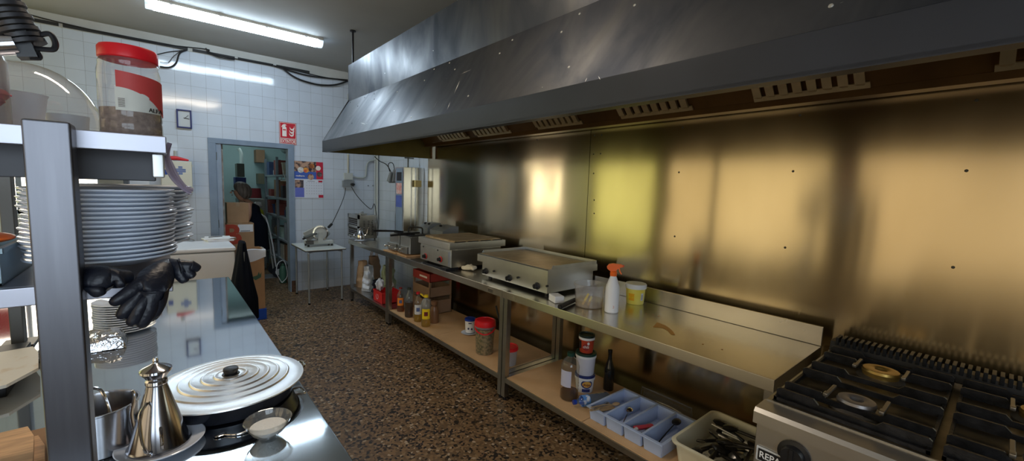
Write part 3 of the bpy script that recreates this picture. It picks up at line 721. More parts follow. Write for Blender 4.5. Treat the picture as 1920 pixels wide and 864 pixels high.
# ------------------------------------------------------------------ twin fryer
def fryer():
    fx0, fx1 = 1.925, 2.30
    t = thing('twin_fryer', 'twin tank steel fryer with chrome drain taps and black-handled lids', 'fryer', (2.12, 4.22, TZ))
    z0 = TZ+.027
    for (ya, yb) in ((3.96, 4.20), (4.225, 4.465)):
        b = MB(); b.bb(fx0+.03, fx1, ya, yb, z0, 1.03, bev=.004); b.bb(fx0+.0, fx0+.03, ya+.02, yb-.0, z0, .935, bev=.003)
        tk = b.build('tank', steel, t)
        for k, yy in enumerate((ya+.07, yb-.06)):
            q = MB(); q.cyl((fx0-.02, yy, .915-.01*k), .007, .05, seg=10, rot=(0,PI/2,0)); q.ball((fx0-.048, yy, .915-.01*k), .014, 12); q.build('drain_tap', chrome, tk)
        q = MB(); q.cyl((fx0-.01, ya+.12, .875), .008, .05, seg=10, rot=(0,PI/2,0)); q.cyl((fx0-.03, ya+.12, .90), .006, .05, seg=8); q.build('tap_lever', chrome, tk)
    b = MB(); b.bb(fx0+.04, 2.50, 3.95, 4.47, 1.031, 1.040, bev=.001); b.build('top_rim', steel_m, t)
    for (u, v, u2, v2) in ((706,424,735,428), (724,431,758,432)):
        p = px(u, v, 0, 1.95); q = px(u2, v2, 0, 2.10); 
    b = MB(); b.tube([(1.72,4.36,1.078),(1.80,4.36,1.075),(1.95,4.34,1.068),(2.05,4.33,1.058)], [.013,.012,.010,.006], 10); b.bb(1.98, 2.22, 4.26, 4.42, 1.042, 1.054, bev=.004); b.build('lid_with_long_handle', black, t)
    b = MB(); b.tube([(1.80,4.10,1.052),(1.92,4.09,1.056),(2.06,4.07,1.054)], [.011,.010,.008], 10); b.bb(1.97, 2.21, 4.0, 4.15, 1.041, 1.051, bev=.004); b.build('basket_lid', black, t)
    b = MB(); b.tube([(2.10,4.30,1.045),(2.10,4.30,1.10),(2.13,4.27,1.112),(2.18,4.20,1.112),(2.20,4.17,1.10),(2.20,4.17,1.045)], .009, 8); b.build('lid_bail', black, t)
    b = MB(); b.prism([(2.30,1.04),(2.30,1.10),(2.36,1.15),(2.47,1.15),(2.47,1.04)], 'y', 4.23, 4.42)
    b.build('control_head', greyp, t)
    b = MB(); b.prism([(2.30,1.04),(2.30,1.09),(2.40,1.14),(2.50,1.14),(2.50,1.04)], 'y', 3.90, 4.18); b.build('control_head', greyp, t)
    for yy in (4.28, 4.37, 4.02):
        b = MB(); b.ball((2.345,yy,1.142), (.020,.014,.012), 10); b.build('thermostat_knob', black, t)
fryer()
b = MB(); b.box((2.05,4.35,TZ+.008), (.32,.30,.012), rot=(0,0,.04), bev=.003); tag(b.build('cutting_board', wood), 'thin wooden board under the far tank of the fryer', 'board', 'boards under the fryer')
b = MB(); b.box((2.06,4.07,TZ+.0085), (.30,.24,.015), rot=(0,0,-.03), bev=.003); tag(b.build('cutting_board', wood), 'warped wooden board under the near tank of the fryer', 'board', 'boards under the fryer')
# kebab warmer box against the side wall
kx, ky = 2.37, 5.0
t = thing('tall_steel_box', 'tall narrow stainless wall cabinet with stickers on its side, by the tiled corner', 'cabinet', ((kx+XR)/2, ky+.13, .85))
b = MB(); b.bb(kx, XR-.002, ky, ky+.26, .95, 1.805, bev=.004); b.build('body', mat('box_steel', (.62,.60,.56), .25, 1, var=.08, vscale=6), t)
b = MB(); b.bb(kx-.003, kx-.0005, ky+.03, ky+.23, .98, 1.79); b.build('side_panel', bluegrey, t)
def kface(y0, y1, z0, z1, M, nm): b = MB(); b.bb(kx-.0045, kx-.003, ky+y0, ky+y1, z0, z1); b.build(nm, M, t)
kface(.06,.20,1.63,1.74, black, 'dark_window'); kface(.05,.21,1.46,1.60, mat('red_label', (.62,.16,.15), .6, col2=(.75,.65,.62), vscale=30), 'red_sticker'); kface(.05,.22,1.29,1.44, mat('blue_label', (.08,.12,.42), .6, var=.2), 'blue_sticker')
b = MB(); b.bb(2.47, 2.485, ky-.004, ky-.0005, .96, 1.8); b.build('front_seam', steel_leg, t)
b = MB(); b.bb(2.53, 2.545, ky-.010, ky-.0005, 1.0, 1.8); b.build('front_seam', steel_leg, t)

# ------------------------------------------------------------------ left counter and its over-shelf
CZ, CXR, CY0, CY1 = .85, .36, .55, 3.70
t = thing('steel_counter', 'wide polished stainless counter filling the lower left of the room', 'counter', (-.2, (CY0+CY1)/2, 0))
ctop = mat('counter_steel', (.60,.63,.66), .055, 1, var=.05, vscale=4, rvar=.012, bump=.006, bscale=5)
b = MB(); b.bb(-.78, CXR, CY0, CY1, CZ-.045, CZ, bev=.004); b.build('countertop', ctop, t)
for yy in (CY0+.06, 2.1, CY1-.06):
    for xx in (-.72, CXR-.06):
        b = MB(); b.bb(xx-.02, xx+.02, yy-.02, yy+.02, .0, CZ-.046, bev=.002); b.build('leg', steel_leg, t)
b = MB(); b.bb(-.76, CXR-.02, CY0+.02, CY1-.02, .15, .185, bev=.002); b.build('undershelf', steel_leg, t)
UZ1, UZ0, LZ1, LZ0, SY0, SY1, SXE, SXW = 1.645, 1.614, 1.385, 1.354, 1.012, 1.50, .010, -.75
t = thing('over_shelf', 'two-tier stainless over-shelf standing on the left counter, plates on it', 'shelf', (-.35, 1.25, CZ))
for nm, z0, z1 in (('upper_shelf', UZ0, UZ1), ('lower_shelf', LZ0, LZ1)):
    b = MB(); b.bb(SXW, SXE, SY0, SY0+.014, z0, z1, bev=.002); b.bb(SXW, SXE, SY0+.014, SY1, z1-.004, z1); b.bb(SXE-.012, SXE, SY0+.014, SY1, z0, z1-.004); b.bb(SXW, SXE, SY1-.014, SY1, z0, z1-.004)
    b.build(nm, shelf_m, t)
b = MB(); b.bb(-.45, -.008, SY0+.07, SY0+.16, UZ0-.052, UZ1-.006, bev=.002); b.build('dark_crossbeam', mat('beam_dark', (.06,.06,.065), .5, .5), t)
b = MB(); b.bb(-.012, .006, SY0+.02, SY0+.09, UZ0-.045, UZ0, bev=.003); b.build('end_bracket', steel_m, t)
pL = px(38, 235, 1, .955); pR = px(132, 235, 1, .955)
b = MB(); b.bb(pL.x, pR.x, .955, 1.010, CZ+.001, UZ1+.006, bev=.004); b.build('post', post_m, t)
for xx in (-.70,):
    b = MB(); b.bb(xx-.02, xx+.02, SY1+.001, SY1+.041, CZ+.001, UZ1-.002, bev=.003); b.build('post', mat('rear_post', (.12,.12,.115), .4, .7), t)
b = MB(); b.bb(-.72, -.68, .955, 1.010, CZ+.001, UZ1, bev=.004); b.build('post', post_m, t)

q0 = px(18, 620, 1, 2.60); q1 = px(44, 620, 1, 2.60)
b = MB(); b.bb(q0.x, q1.x, 2.60, 2.66, CZ+.001, 2.30, bev=.004); b.bb(q0.x-.03, q1.x+.03, 2.57, 2.69, CZ+.001, CZ+.008)
tag(b.build('steel_column', mat('rear_post', (.12,.12,.115), .4, .7)), 'dull grey square column on the counter behind the stained chopping board', 'column')
# ---- dinner plates
plate_prof = [(0,.0045),(.066,.0045),(.078,.008),(.100,.0155),(.1085,.0185),(.1105,.0175),(.1095,.0150),(.101,.0115),(.076,.002),(.070,0),(.064,0),(.062,.0015),(0,.0015)]
def plate_obj(loc, label, group, s=1):
    b = MB(); b.lathe([(r*s, z) for r, z in plate_prof], loc, 56)
    return tag(b.build('dinner_plate', china, base=loc), label, 'plate', group)
zt, zb = 1.527, LZ1+.014
N1 = 17; P0 = None
for k in range(N1):
    z = zb+(zt-zb)*k/(N1-1); x = -.089+random.uniform(-.003,.003); y = 1.145+random.uniform(-.003,.003)
    lab = 'white dinner plate, %s of the nearer tall stack behind the steel post' % ORD[N1-1-k]
    if P0 is None: P0 = plate_obj((x,y,z), lab, 'dinner plates in the nearer stack')
    else: copy_tree(P0, loc=(x,y,z), label=lab)
N2 = 15
for k in range(N2):
    z = LZ1+.012+(zt+.006-zb)*k/(N2-1); x = -.052+random.uniform(-.006,.006); y = 1.385+random.uniform(-.003,.003)
    o = copy_tree(P0, loc=(x,y,z), label='white dinner plate, %s of the farther stack behind the first' % ORD[N2-1-k]); o['group'] = 'dinner plates in the farther stack'
cpl = px(240, 600, 2, CZ)
for k in range(13):
    o = copy_tree(P0, loc=(cpl.x+random.uniform(-.002,.002), 2.62, CZ+.001+k*.0105), label='ivory plate on the counter below the gloves, %s of its stack' % ORD[12-k]); o['group'] = 'plates stacked on the counter'
P0.data.materials[0] = china

# ---- things on the upper shelf
def jar_spice():
    cx, cy = -.040, 1.125; z0 = UZ1+.001
    t = thing('spice_jar', 'large clear jar of brown spice with red screw lid and torn red label', 'jar', (cx, cy, z0))
    cl = clear('jar_plastic', (.95,.95,.95), .10, (.85,.86,.9), .06)
    b = MB(); b.lathe([(0,0),(.043,0),(.047,.006),(.047,.026),(.0455,.030),(.047,.034),(.047,.122),(.044,.134),(.045,.138),(.0425,.143),(.0425,.150)], (cx,cy,z0), 40); b.build('jar_body', cl, t)
    b = MB(); b.lathe([(0,.002),(.0435,.002),(.0455,.008),(.0455,.052),(.030,.054),(.012,.0525),(0,.056)], (cx,cy,z0), 36); b.build('ground_spice', mat('brown_spice', (.16,.11,.08), .95, col2=(.28,.20,.16), vscale=120, bump=.3, bscale=200), t)
    b = MB(); b.lathe([(.0425,.144),(.0445,.146),(.0445,.164),(.042,.168),(0,.168)], (cx,cy,z0), 44); b.build('screw_lid', red, t)
    def lab(a0, a1, z_lo, z_hi, M, nm, r=.0478, n=20):
        b = MB()
        def fn(u, v):
            a = a0+(a1-a0)*u; lo = z_lo(u) if callable(z_lo) else z_lo; hi = z_hi(u) if callable(z_hi) else z_hi
            return (cx+r*math.cos(a), cy+r*math.sin(a), z0+lo+(hi-lo)*v)
        b.grid(fn, n, 3); return b.build(nm, M, t)
    rl = mat('torn_red_label', (.52,.055,.05), .55, var=.1); gl = mat('pale_label', (.62,.62,.56), .6, var=.06)
    lab(-2.0, -.1, .046, lambda u: .090+.004*math.sin(9*u), gl, 'label_ground', .0476)
    lab(-1.95, .05, lambda u: .088-.045*min(1, u*1.2)**2, lambda u: .118-.010*u, rl, 'red_label', .0481)
    lab(-1.45, -.95, lambda u: .05, lambda u: .074+.006*math.sin(3*u), gl, 'pale_patch', .0485)
    lab(-1.93, -1.66, .050, .070, mat('barcode_ground', (.60,.60,.55), .6), 'barcode_ground', .0486)
    b = MB()
    for k in range(7):
        zz = z0+.052+k*.0024
        b.grid(lambda u, v: (cx+.0489*math.cos(-1.90+.2*u), cy+.0489*math.sin(-1.90+.2*u), zz+.0012*v), 4, 1)
    b.build('barcode', mat('barcode_brown', (.12,.10,.08), .7), t)
    a = -.72; text('label_letters', 'ALFA', black, (cx+.0492*math.cos(a), cy+.0492*math.sin(a), z0+.0515), (-math.sin(a), math.cos(a), 0), (0,0,1), .011, t, xs=1.2)
jar_spice()
glassm = clear('dome_glass', (.96,.97,.98), .12, (.85,.88,.95), .05, 1.6)
dc = Vector((-.205, 1.30, UZ1+.001))
t = thing('glass_dome', 'big clear glass dome on the upper shelf beside the spice jar', 'glass bowl', dc)
b = MB(); R0 = .118
b.lathe([(R0+.004,0),(R0+.004,.004)]+[(R0*math.cos(a)+.001, R0*1.18*math.sin(a)+.004) for a in [PI/2*k/14 for k in range(15)]]+[(0,R0*1.18+.004)], dc, 48); b.build('glass', glassm, t)
b = MB(); b.lathe([(R0-.004,.0),(R0+.006,.0),(R0+.006,.007),(R0-.002,.009)], dc, 48); b.build('rim', clear('rim_glass', (.85,.87,.88), .15, (.6,.62,.62), .05, 1.5), t)
b = MB(); b.lathe([(0,0),(.035,0),(.045,.075),(.047,.078),(.044,.078),(.034,.004),(0,.004)], (-.215,1.27,UZ1+.0012), 28); tag(b.build('white_cup', white), 'white plastic cup seen through the glass dome', 'cup')
b = MB(); b.lathe([(0,0),(.030,0),(.034,.05),(.031,.05),(.028,.004),(0,.004)], (-.150,1.33,UZ1+.0012), 24); tag(b.build('small_bowl', lgrey), 'small pale bowl inside the glass dome, on its right', 'bowl')
# clear bag container with red contents at the frame edge
t = thing('clear_canister', 'cloudy clear plastic canister with red pieces inside, at the left edge', 'canister', (-.235, 1.10, UZ1+.001))
b = MB(); b.lathe([(0,0),(.042,0),(.046,.006),(.046,.105),(.042,.115),(0,.117)], (-.236,1.10,UZ1+.001), 32); b.build('canister_body', clear('cloudy_plastic', (.75,.76,.78), .35, (.45,.46,.47), .2), t)
b = MB()
for k in range(14):
    a = k*2.4; b.ball((-.236+.030*math.cos(a)*(k%3)/2, 1.10+.030*math.sin(a)*(k%3)/2, UZ1+.016+.0048*k), (.017,.016,.012), 8, dis=.3, seed=k)
tag(b.build('red_pieces', mat('dried_red', (.55,.01,.02), .6, var=.5, vscale=60), t), kind='stuff')
# black tool lying on the canister: corrugated grip, steel band, loop handle
t = thing('black_hand_tool', 'black hand tool with corrugated grip, steel band and loop handle, top left corner', 'hand tool', (-.25, 1.09, UZ1+.119))
b = MB(); pts = [px(-30,-50,1,1.06), None, px(52,88,1,1.06)]
for k in range(12):
    f = k/12; p = Vector(pts[0]).lerp(Vector(pts[2]), f); q = Vector(pts[0]).lerp(Vector(pts[2]), f+.055)
    b.tube([p, q], .026 if k % 2 else .0235, 18, smooth=False)
b.build('corrugated_grip', mat('grip_black', (.03,.03,.035), .45), t)
b = MB(); b.tube([px(-60,88,1,1.05),px(30,83,1,1.05)], .0155, 22, smooth=False); b.build('steel_band', mat('band_steel', (.7,.72,.76), .15, 1), t)
def tp(u, v, y=1.06): return px(u, v, 1, y)
b = MB(); b.prism([(tp(32,80).x,tp(32,80).z),(tp(36,110).x,tp(36,110).z),(tp(74,110).x,tp(74,110).z),(tp(66,92).x,tp(66,92).z),(tp(52,60).x,tp(52,60).z),(tp(35,40).x,tp(35,40).z)], 'y', 1.045, 1.075); b.build('clamp_body', black, t)
b = MB(); b.tube([tp(56,72),tp(74,66),(tp(90,63)),tp(98,68),tp(104,82),tp(101,92),tp(88,93),tp(60,90)], .0042, 8); b.build('loop_handle', black, t)
b = MB(); b.tube([tp(54,100),tp(60,92),tp(70,98),tp(74,109),tp(56,108)], .0035, 8); b.build('trigger_loop', black, t)

# ---- pale blue crate with ladles on the lower shelf
t = thing('shelf_crate', 'pale blue plastic crate of utensils at the left end of the lower shelf', 'crate', (-.27, 1.15, LZ1))
b = MB(); xa, xb, ya, yb, z0, z1 = -.34, -.205, 1.04, 1.26, LZ1+.001, LZ1+.062
for (p, q, r_, s_) in ((xa,xb,ya,ya+.004),(xa,xb,yb-.004,yb),(xa,xa+.004,ya,yb),(xb-.004,xb,ya,yb)): b.bb(p,q,r_,s_,z0,z1)
b.bb(xa,xb,ya,yb,z0,z0+.004); b.bb(xa-.004,xb+.004,ya-.004,ya+.003,z1-.008,z1); b.bb(xb-.003,xb+.004,ya,yb,z1-.008,z1)
b.build('crate_body', mat('crate_blue', (.36,.50,.58), .4), t)
b = MB(); b.ball((-.245,1.12,z1+.010),(.045,.05,.010),18); tag(b.build('orange_lid', orange), 'orange plastic lid lying on the pale blue crate', 'lid')
b = MB(); b.ball((-.232,1.085,z1-.008),(.022,.028,.012),16); b.tube([(-.235,1.10,z1-.004),(-.29,1.14,z1-.002)], .004, 8); tag(b.build('metal_ladle', steel_p), 'metal ladle bowl resting in the pale blue crate', 'ladle')

# ---- black rubber gloves draped over the lower shelf's lip
def gp(x, y, Y=.99): return px(150+x/4.116, 470+y/4.116, 1, Y)
def glove(name, label, pts, edges, root=0):
    V = [tuple(gp(x, y, Y))+(r,) for (x, y, Y, r) in pts]
    o = skin(name, V, edges, rubber, None, 2, root=root)
    return tag(o, label, 'glove', 'black rubber gloves under the plates')
glove('rubber_glove', 'black rubber glove hanging down over the shelf lip, fingers pointing down',
    [(560,240,.985,.027),(640,150,1.02,.022),(690,90,1.06,.012),
     (470,270,.98,.017),(400,310,.972,.013),(310,370,.966,.011),(225,418,.968,.009),
     (480,330,.978,.016),(400,400,.968,.013),(345,470,.966,.012),(300,530,.968,.009),
     (520,350,.975,.016),(460,440,.966,.014),(420,520,.966,.012),(388,590,.968,.009),
     (570,350,.975,.016),(540,450,.968,.013),(500,530,.968,.012),(462,600,.97,.009),
     (620,300,.98,.014),(620,390,.975,.012),(580,480,.975,.010),(540,545,.978,.008)],
    [(0,1),(1,2),(0,3),(3,4),(4,5),(5,6),(0,7),(7,8),(8,9),(9,10),(0,11),(11,12),(12,13),(13,14),(0,15),(15,16),(16,17),(17,18),(0,19),(19,20),(20,21),(21,22)])
glove('rubber_glove', 'black rubber glove at the right, its folded fingers pointing toward the freezer',
    [(740,130,1.02,.016),(680,100,1.05,.014),(600,130,1.06,.010),(800,120,1.02,.015),(860,118,1.02,.012),(900,135,1.02,.010),(925,150,1.02,.0075),
     (820,165,1.015,.012),(865,190,1.01,.009),(885,205,1.01,.007),(780,180,1.015,.013),(800,220,1.01,.010),(820,248,1.01,.0075)],
    [(0,1),(1,2),(0,3),(3,4),(4,5),(5,6),(3,7),(7,8),(8,9),(0,10),(10,11),(11,12)])
glove('rubber_glove', 'black rubber glove crumpled at the left beside the steel post',
    [(150,200,.985,.021),(80,180,1.0,.018),(20,190,1.01,.014),(110,270,.975,.016),(145,320,.97,.012),(165,355,.97,.008),(200,280,.975,.012),(230,300,.972,.008),
     (250,210,.99,.018),(340,210,.995,.015),(420,200,1.0,.013),(300,260,.975,.010),(270,265,.975,.008)],
    [(0,1),(1,2),(0,3),(3,4),(4,5),(0,6),(6,7),(0,8),(8,9),(9,10),(8,11),(11,12)])
# ---- violet-grey tubing hanging off the shelf end
t = None
for k, (dx, lab) in enumerate(((0,'violet-grey plastic hose hanging from the shelf end, nearest of three'),(5,'violet-grey plastic hose hanging from the shelf end, middle of three'),(10,'violet-grey plastic hose hanging from the shelf end, outermost of three'))):
    Y = 1.16+.012*k
    b = MB(); b.tube([px(318,268,1,Y),px(310+dx*.4,290,1,Y),px(313+dx,312,1,Y),px(324+dx,334,1,Y),px(342+dx*.7,352,1,Y),px(357+dx*.5,362-k*3,1,Y)], .0042, 8)
    tag(b.build('plastic_hose', clear('hose_violet', (.75,.72,.82), .5, (.50,.47,.60), .2)), lab, 'hose', 'hoses hanging from the shelf')

# ------------------------------------------------------------------ on the left counter
def foil_tray():
    p0 = px(175, 650, 2, CZ); cx, cy = -.27, 2.42
    t = thing('foil_parcel', 'crumpled silver foil parcel on the counter behind the steel post', 'foil', (cx, cy, CZ))
    b = MB(); n1, n2 = 34, 20
    def fn(u, v):
        x = (u-.5)*.26; y = (v-.5)*.16; e = 1-max(abs(u-.5)*2, abs(v-.5)*2)
        z = .05*min(1, e*7)+.010*noise.noise(Vector((u*7, v*5, 0)))+.006*noise.noise(Vector((u*17, v*13, 4)))
        return (cx+x*1.0, cy+y, CZ+.002+max(0, z))
    b.grid(fn, n1, n2); b.grid(lambda u, v: (cx+(u-.5)*.26, cy+(v-.5)*.16, CZ+.001), 2, 2)
    b.build('foil', mat('foil_silver', (.85,.85,.87), .13, 1, bump=.5, bscale=60), t, ang=15)
foil_tray()
b = MB()
q = [px(u, v, 2, CZ+.05) for u, v in ((-40,668),(62,650),(72,662),(72,690),(12,722),(-40,735))]
b.prism([(p.x, p.y) for p in q], 'z', CZ+.042, CZ+.052)
tag(b.build('chopping_board', mat('board_white', (.62,.60,.54), .5, col2=(.50,.38,.24), vscale=14, sharp=(.58,.72))), 'stained white plastic chopping board behind the steel post on the left', 'chopping board')
b = MB(); c0 = Vector((-.55, 2.30, CZ)); b.bb(-.72,-.43,2.13,2.50,CZ+.001,CZ+.041,bev=.004)  # plain dark block filling the dark strip below the board
tag(b.build('dark_block', mat('block_black', (.02,.02,.022), .4, .5)), 'dark flat block under the stained chopping board', 'tray')
for k, (dz, sh, lab) in enumerate(((0,0,'pale wooden board at the lower left corner, bottom of the pair'),(.022,.02,'pale wooden board at the lower left corner, top of the pair'))):
    q = [px(u, v, 2, CZ+.08) for u, v in ((-80,830),(70,795),(82,812),(82,900),(-80,960))]
    b = MB(); b.prism([(p.x-sh, p.y+sh) for p in q], 'z', CZ+.03+dz, CZ+.05+dz)
    tag(b.build('wooden_board', wood), lab, 'board', 'wooden boards in the corner')
b = MB(); b.bb(-.48,-.20,1.25,1.64,CZ+.001,CZ+.029,bev=.002); tag(b.build('wooden_crate_base', card2), 'low brown box under the wooden boards in the lower left corner', 'box')

# steel pot, oval with tall dark back
pc = px(184, 757, 2, .97)
t = thing('steel_pot', 'brushed steel cylindrical pot between the post and the conical cruet', 'pot', (pc.x, pc.y, CZ))
b = MB(); rp = .080
b.lathe([(0,.001),(rp-.004,.001),(rp,.005),(rp,.114),(rp+.004,.117),(rp+.004,.120),(rp-.001,.120),(rp-.003,.114),(rp-.003,.008),(0,.006)], (pc.x,pc.y,CZ), 48); b.build('pot_body', mat('pot_steel', (.42,.42,.44), .24, 1, var=.1, vscale=14), t)
b = MB(); b.tube([(pc.x-.03,pc.y+.02,.92),(pc.x-.035,pc.y+.060,.985),(pc.x+.0,pc.y+.058,.985),(pc.x+.02,pc.y+.03,.92)], .004, 8); b.build('ladle_hook', steel_p, t)

# conical steel oil cruet on a white saucer
sc = px(303, 828, 2, CZ+.012)
b = MB(); b.lathe([(0,.004),(.055,.004),(.075,.010),(.094,.0165),(.096,.0155),(.094,.012),(.072,.003),(.06,0),(0,.0)], (sc.x,sc.y,CZ+.001), 48); tag(b.build('saucer', china), 'white saucer under the conical steel oil cruet', 'saucer')
def cruet(c, s, label, name='oil_cruet', spin=0):
    t = thing(name, label, 'oil cruet', c)
    b = MB(); b.lathe([(r*s, z*s) for r, z in [(0,0),(.064,0),(.068,.003),(.068,.008),(.0635,.012),(.022,.168),(.0215,.172)]], c, 44); b.build('cruet_body', mat('cruet_steel', (.36,.36,.385), .17, 1), t)
    b = MB(); b.lathe([(r*s, z*s) for r, z in [(.0215,.170),(.024,.174),(.0235,.182),(.020,.186),(.026,.196),(.034,.206),(.034,.212),(.026,.218),(.012,.224),(.006,.228),(.0065,.236),(.004,.242),(0,.243)]], c, 32); b.build('cap', chrome, t)
    c = Vector(c); d = Vector((math.cos(spin), math.sin(spin), 0)); u = Vector((0,0,1))
    b = MB(); b.tube([c+(d*.055+u*.03)*s, c+(d*.062+u*.09)*s, c+(d*.054+u*.135)*s, c+(d*.058+u*.155)*s], [.006*s,.0055*s,.0045*s,.003*s], 10); b.build('spout', chrome, t)
    e = Vector((math.cos(spin+2.2), math.sin(spin+2.2), 0))
    b = MB(); b.tube([c+(e*.046+u*.07)*s, c+(e*.062+u*.055)*s, c+(e*.070+u*.035)*s, c+(e*.066+u*.022)*s], .0035*s, 8)
    hd = Vector((math.cos(-1.85), math.sin(-1.85), 0))
    b.tube([c+(hd*.030+u*.135)*s+Vector((-.012,0,0)), c+(hd*.062+u*.12)*s+Vector((-.016,0,0)), c+(hd*.074+u*.07)*s+Vector((-.012,0,0)), c+(hd*.078+u*.03)*s+Vector((-.004,0,0)), c+(hd*.067+u*.02)*s], .0038*s, 10)
    b.build('handle', chrome, t)
cruet((sc.x-.004, sc.y-.002, CZ+.0062), 1.0, 'shiny conical steel oil cruet standing on a white saucer, front of the counter', spin=2.6)

# shallow black pan with a ringed aluminium lid
lc = px(433, 703, 2, .93)
t = thing('paella_pan', 'wide shallow black pan under the ringed aluminium lid on the counter', 'pan', (lc.x, lc.y, CZ))
b = MB(); b.lathe([(0,.001),(.165,.001),(.178,.006),(.196,.052),(.200,.054),(.198,.057),(.192,.055),(.174,.010),(0,.006)], (lc.x,lc.y,CZ), 56); b.build('pan_body', blackm, t)
b = MB(); b.tube([(lc.x-.03,lc.y+.198,CZ+.045),(lc.x-.025,lc.y+.228,CZ+.05),(lc.x+.045,lc.y+.226,CZ+.05),(lc.x+.05,lc.y+.195,CZ+.045)], .005, 8); b.build('loop_handle', blackm, t)
b = MB(); b.tube([(lc.x+.185,lc.y+.05,CZ+.045),(lc.x+.222,lc.y+.06,CZ+.052),(lc.x+.226,lc.y+.01,CZ+.052),(lc.x+.19,lc.y-.0,CZ+.045)], .004, 8); b.build('loop_handle', steel_p, t)
t = thing('pan_lid', 'round aluminium lid with concentric rings and a black knob on the counter', 'lid', (lc.x, lc.y, CZ+.058))
prof = [(0,.022),(.028,.0215)]
for r in (.045,.078,.108,.137,.166):
    zr = .022*(1-(r/.213)**2); prof += [(r-.006,zr+.0012),(r-.0035,zr+.0032),(r,zr+.0032),(r+.003,zr-.0018),(r+.006,zr-.0002)]
prof += [(.205,.0012),(.213,.0005),(.214,-.003),(.211,-.003),(.205,-.0005),(.10,.014),(0,.019)]
b = MB(); b.lathe(prof, (lc.x,lc.y,CZ+.063), 72); b.build('lid_disc', alu, t, ang=50)
b = MB(); b.lathe([(.018,0),(.022,.012),(.021,.018),(.010,.021),(0,.0205)], (lc.x,lc.y,CZ+.063+.024), 24); b.lathe([(.026,-.002),(.024,.002),(0,.002)], (lc.x,lc.y,CZ+.063+.022), 24); b.build('knob', black, t)

# glass bowl of salt
bc = px(503, 812, 2, CZ+.01)
t = thing('glass_bowl', 'small glass bowl of coarse salt near the counter edge', 'bowl', (bc.x, bc.y, CZ))
b = MB(); b.lathe([(0,.001),(.022,.001),(.024,.004),(.040,.018),(.054,.040),(.059,.052),(.0605,.053),(.059,.0545),(.057,.0535),(.052,.040),(.038,.020),(.022,.006),(0,.005)], (bc.x,bc.y,CZ), 44); b.build('bowl_glass', clear('bowl_glass', (.94,.95,.95), .10, (.9,.92,.94), .04, 1.6), t)
b = MB(); b.lathe([(0,.0065),(.021,.0075),(.0365,.0215),(.0455,.032),(.030,.0335),(.012,.037),(0,.036)], (bc.x,bc.y,CZ), 30); tag(b.build('coarse_salt', mat('salt', (.86,.86,.84), .7, bump=.6, bscale=160), t), kind='stuff')
b = MB(); w0 = Vector((bc.x-.02, bc.y+.055, CZ+.004)); b.tube([w0+Vector((-.075,.02,0)), w0+Vector((-.045,.0,0)), w0+Vector((-.01,.004,.001)), w0], [.002,.003,.0025,.002], 8); b.ball(w0+Vector((-.085,.028,.0)), (.016,.011,.003), 14)
tag(b.build('teaspoon', chrome), 'thin metal teaspoon lying behind the glass salt bowl', 'spoon')

# ------------------------------------------------------------------ on the right-hand tables
def solid_at(u, v, off):  # centre of a round thing whose nearest base point shows at u, v
    p = px(u, v, 2, TZ); d = Vector((p.x, p.y, 0)).normalized(); return Vector((p.x+d.x*off, p.y+d.y*off, TZ+.001))
c = solid_at(1104, 580, .090)
t = thing('plastic_tub', 'clear round plastic tub with a yellow scraper and lemon water inside', 'tub', c)
b = MB(); b.lathe([(0,0),(.083,0),(.088,.004),(.097,.128),(.104,.130),(.105,.146),(.102,.149),(.099,.147),(.096,.132),(.086,.006),(0,.004)], c, 44); b.build('tub_body', clear('tub_plastic', (.97,.97,.98), .17, (.97,.97,1.0), .15), t)
b = MB(); b.lathe([(0,.006),(.085,.006),(.0885,.045),(0,.046)], c, 36); b.build('yellowish_water', clear('lemon_water', (.88,.76,.40), .28, (.75,.56,.2), .05), t)
b = MB(); b.box(c+Vector((-.030,-.030,.040)), (.052,.010,.062), rot=(.3,.4,.6), bev=.002); b.box(c+Vector((-.050,-.010,.052)), (.008,.012,.08), rot=(.4,.5,.6), bev=.001); tag(b.build('yellow_scraper', yellow), 'yellow plastic scraper in the clear tub', 'scraper')
c = solid_at(1146, 588, .040)
t = thing('spray_bottle', 'white spray bottle with an orange trigger head on the near table', 'spray bottle', c)
b = MB(); b.lathe([(0,0),(.038,0),(.0425,.005),(.0425,.150),(.040,.165),(.022,.215),(.0185,.222),(.0185,.230),(0,.230)], c, 36); b.build('bottle', mat('bottle_white', (.85,.86,.90), .3), t)
d = Vector((.62,-.78,0)).normalized(); e = Vector((-d.y, d.x, 0))
def hp(a, z): return (c.x+d.x*a, c.y+d.y*a, c.z+z)
b = MB(); b.lathe([(.020,.226),(.021,.232),(.021,.250),(.015,.258),(0,.258)], c, 24)
def sweep(poly, w):
    V = [Vector(hp(a, z))+e*s*w for s in (-1, 1) for a, z in poly]; n = len(poly)
    b._add(V, [tuple(range(n))[::-1], tuple(range(n,2*n))]+[(i,(i+1)%n,n+(i+1)%n,n+i) for i in range(n)])
sweep([(-.012,.250),(-.038,.268),(-.042,.282),(-.030,.298),(-.005,.304),(.045,.300),(.052,.294),(.050,.284),(.030,.278),(.016,.262),(.012,.250)], .011)
sp_h = b.build('spray_head', orange, t)
b = MB(); sweep([(.026,.280),(.034,.280),(.040,.258),(.050,.240),(.045,.238),(.033,.254)], .006); b.build('trigger', orange, sp_h)
b = MB(); sweep([(.050,.284),(.060,.286),(.060,.297),(.050,.296)], .006); b.build('nozzle', mat('nozzle_red', (.75,.08,.02), .4), sp_h)
an = math.atan2(-c.y, -c.x); rr = Vector((math.cos(an+.25), math.sin(an+.25), 0))
text('printed_mark', '3', mat('faint_print', (.70,.45,.40), .5), c+rr*.0432+Vector((0,0,.040)), (-rr.y, rr.x, 0), (0,0,1), .024, t, bold=.01)
c = solid_at(1190, 572, .055)
t = thing('yellow_tub', 'small yellow tub with a white lid against the upstand', 'tub', c)
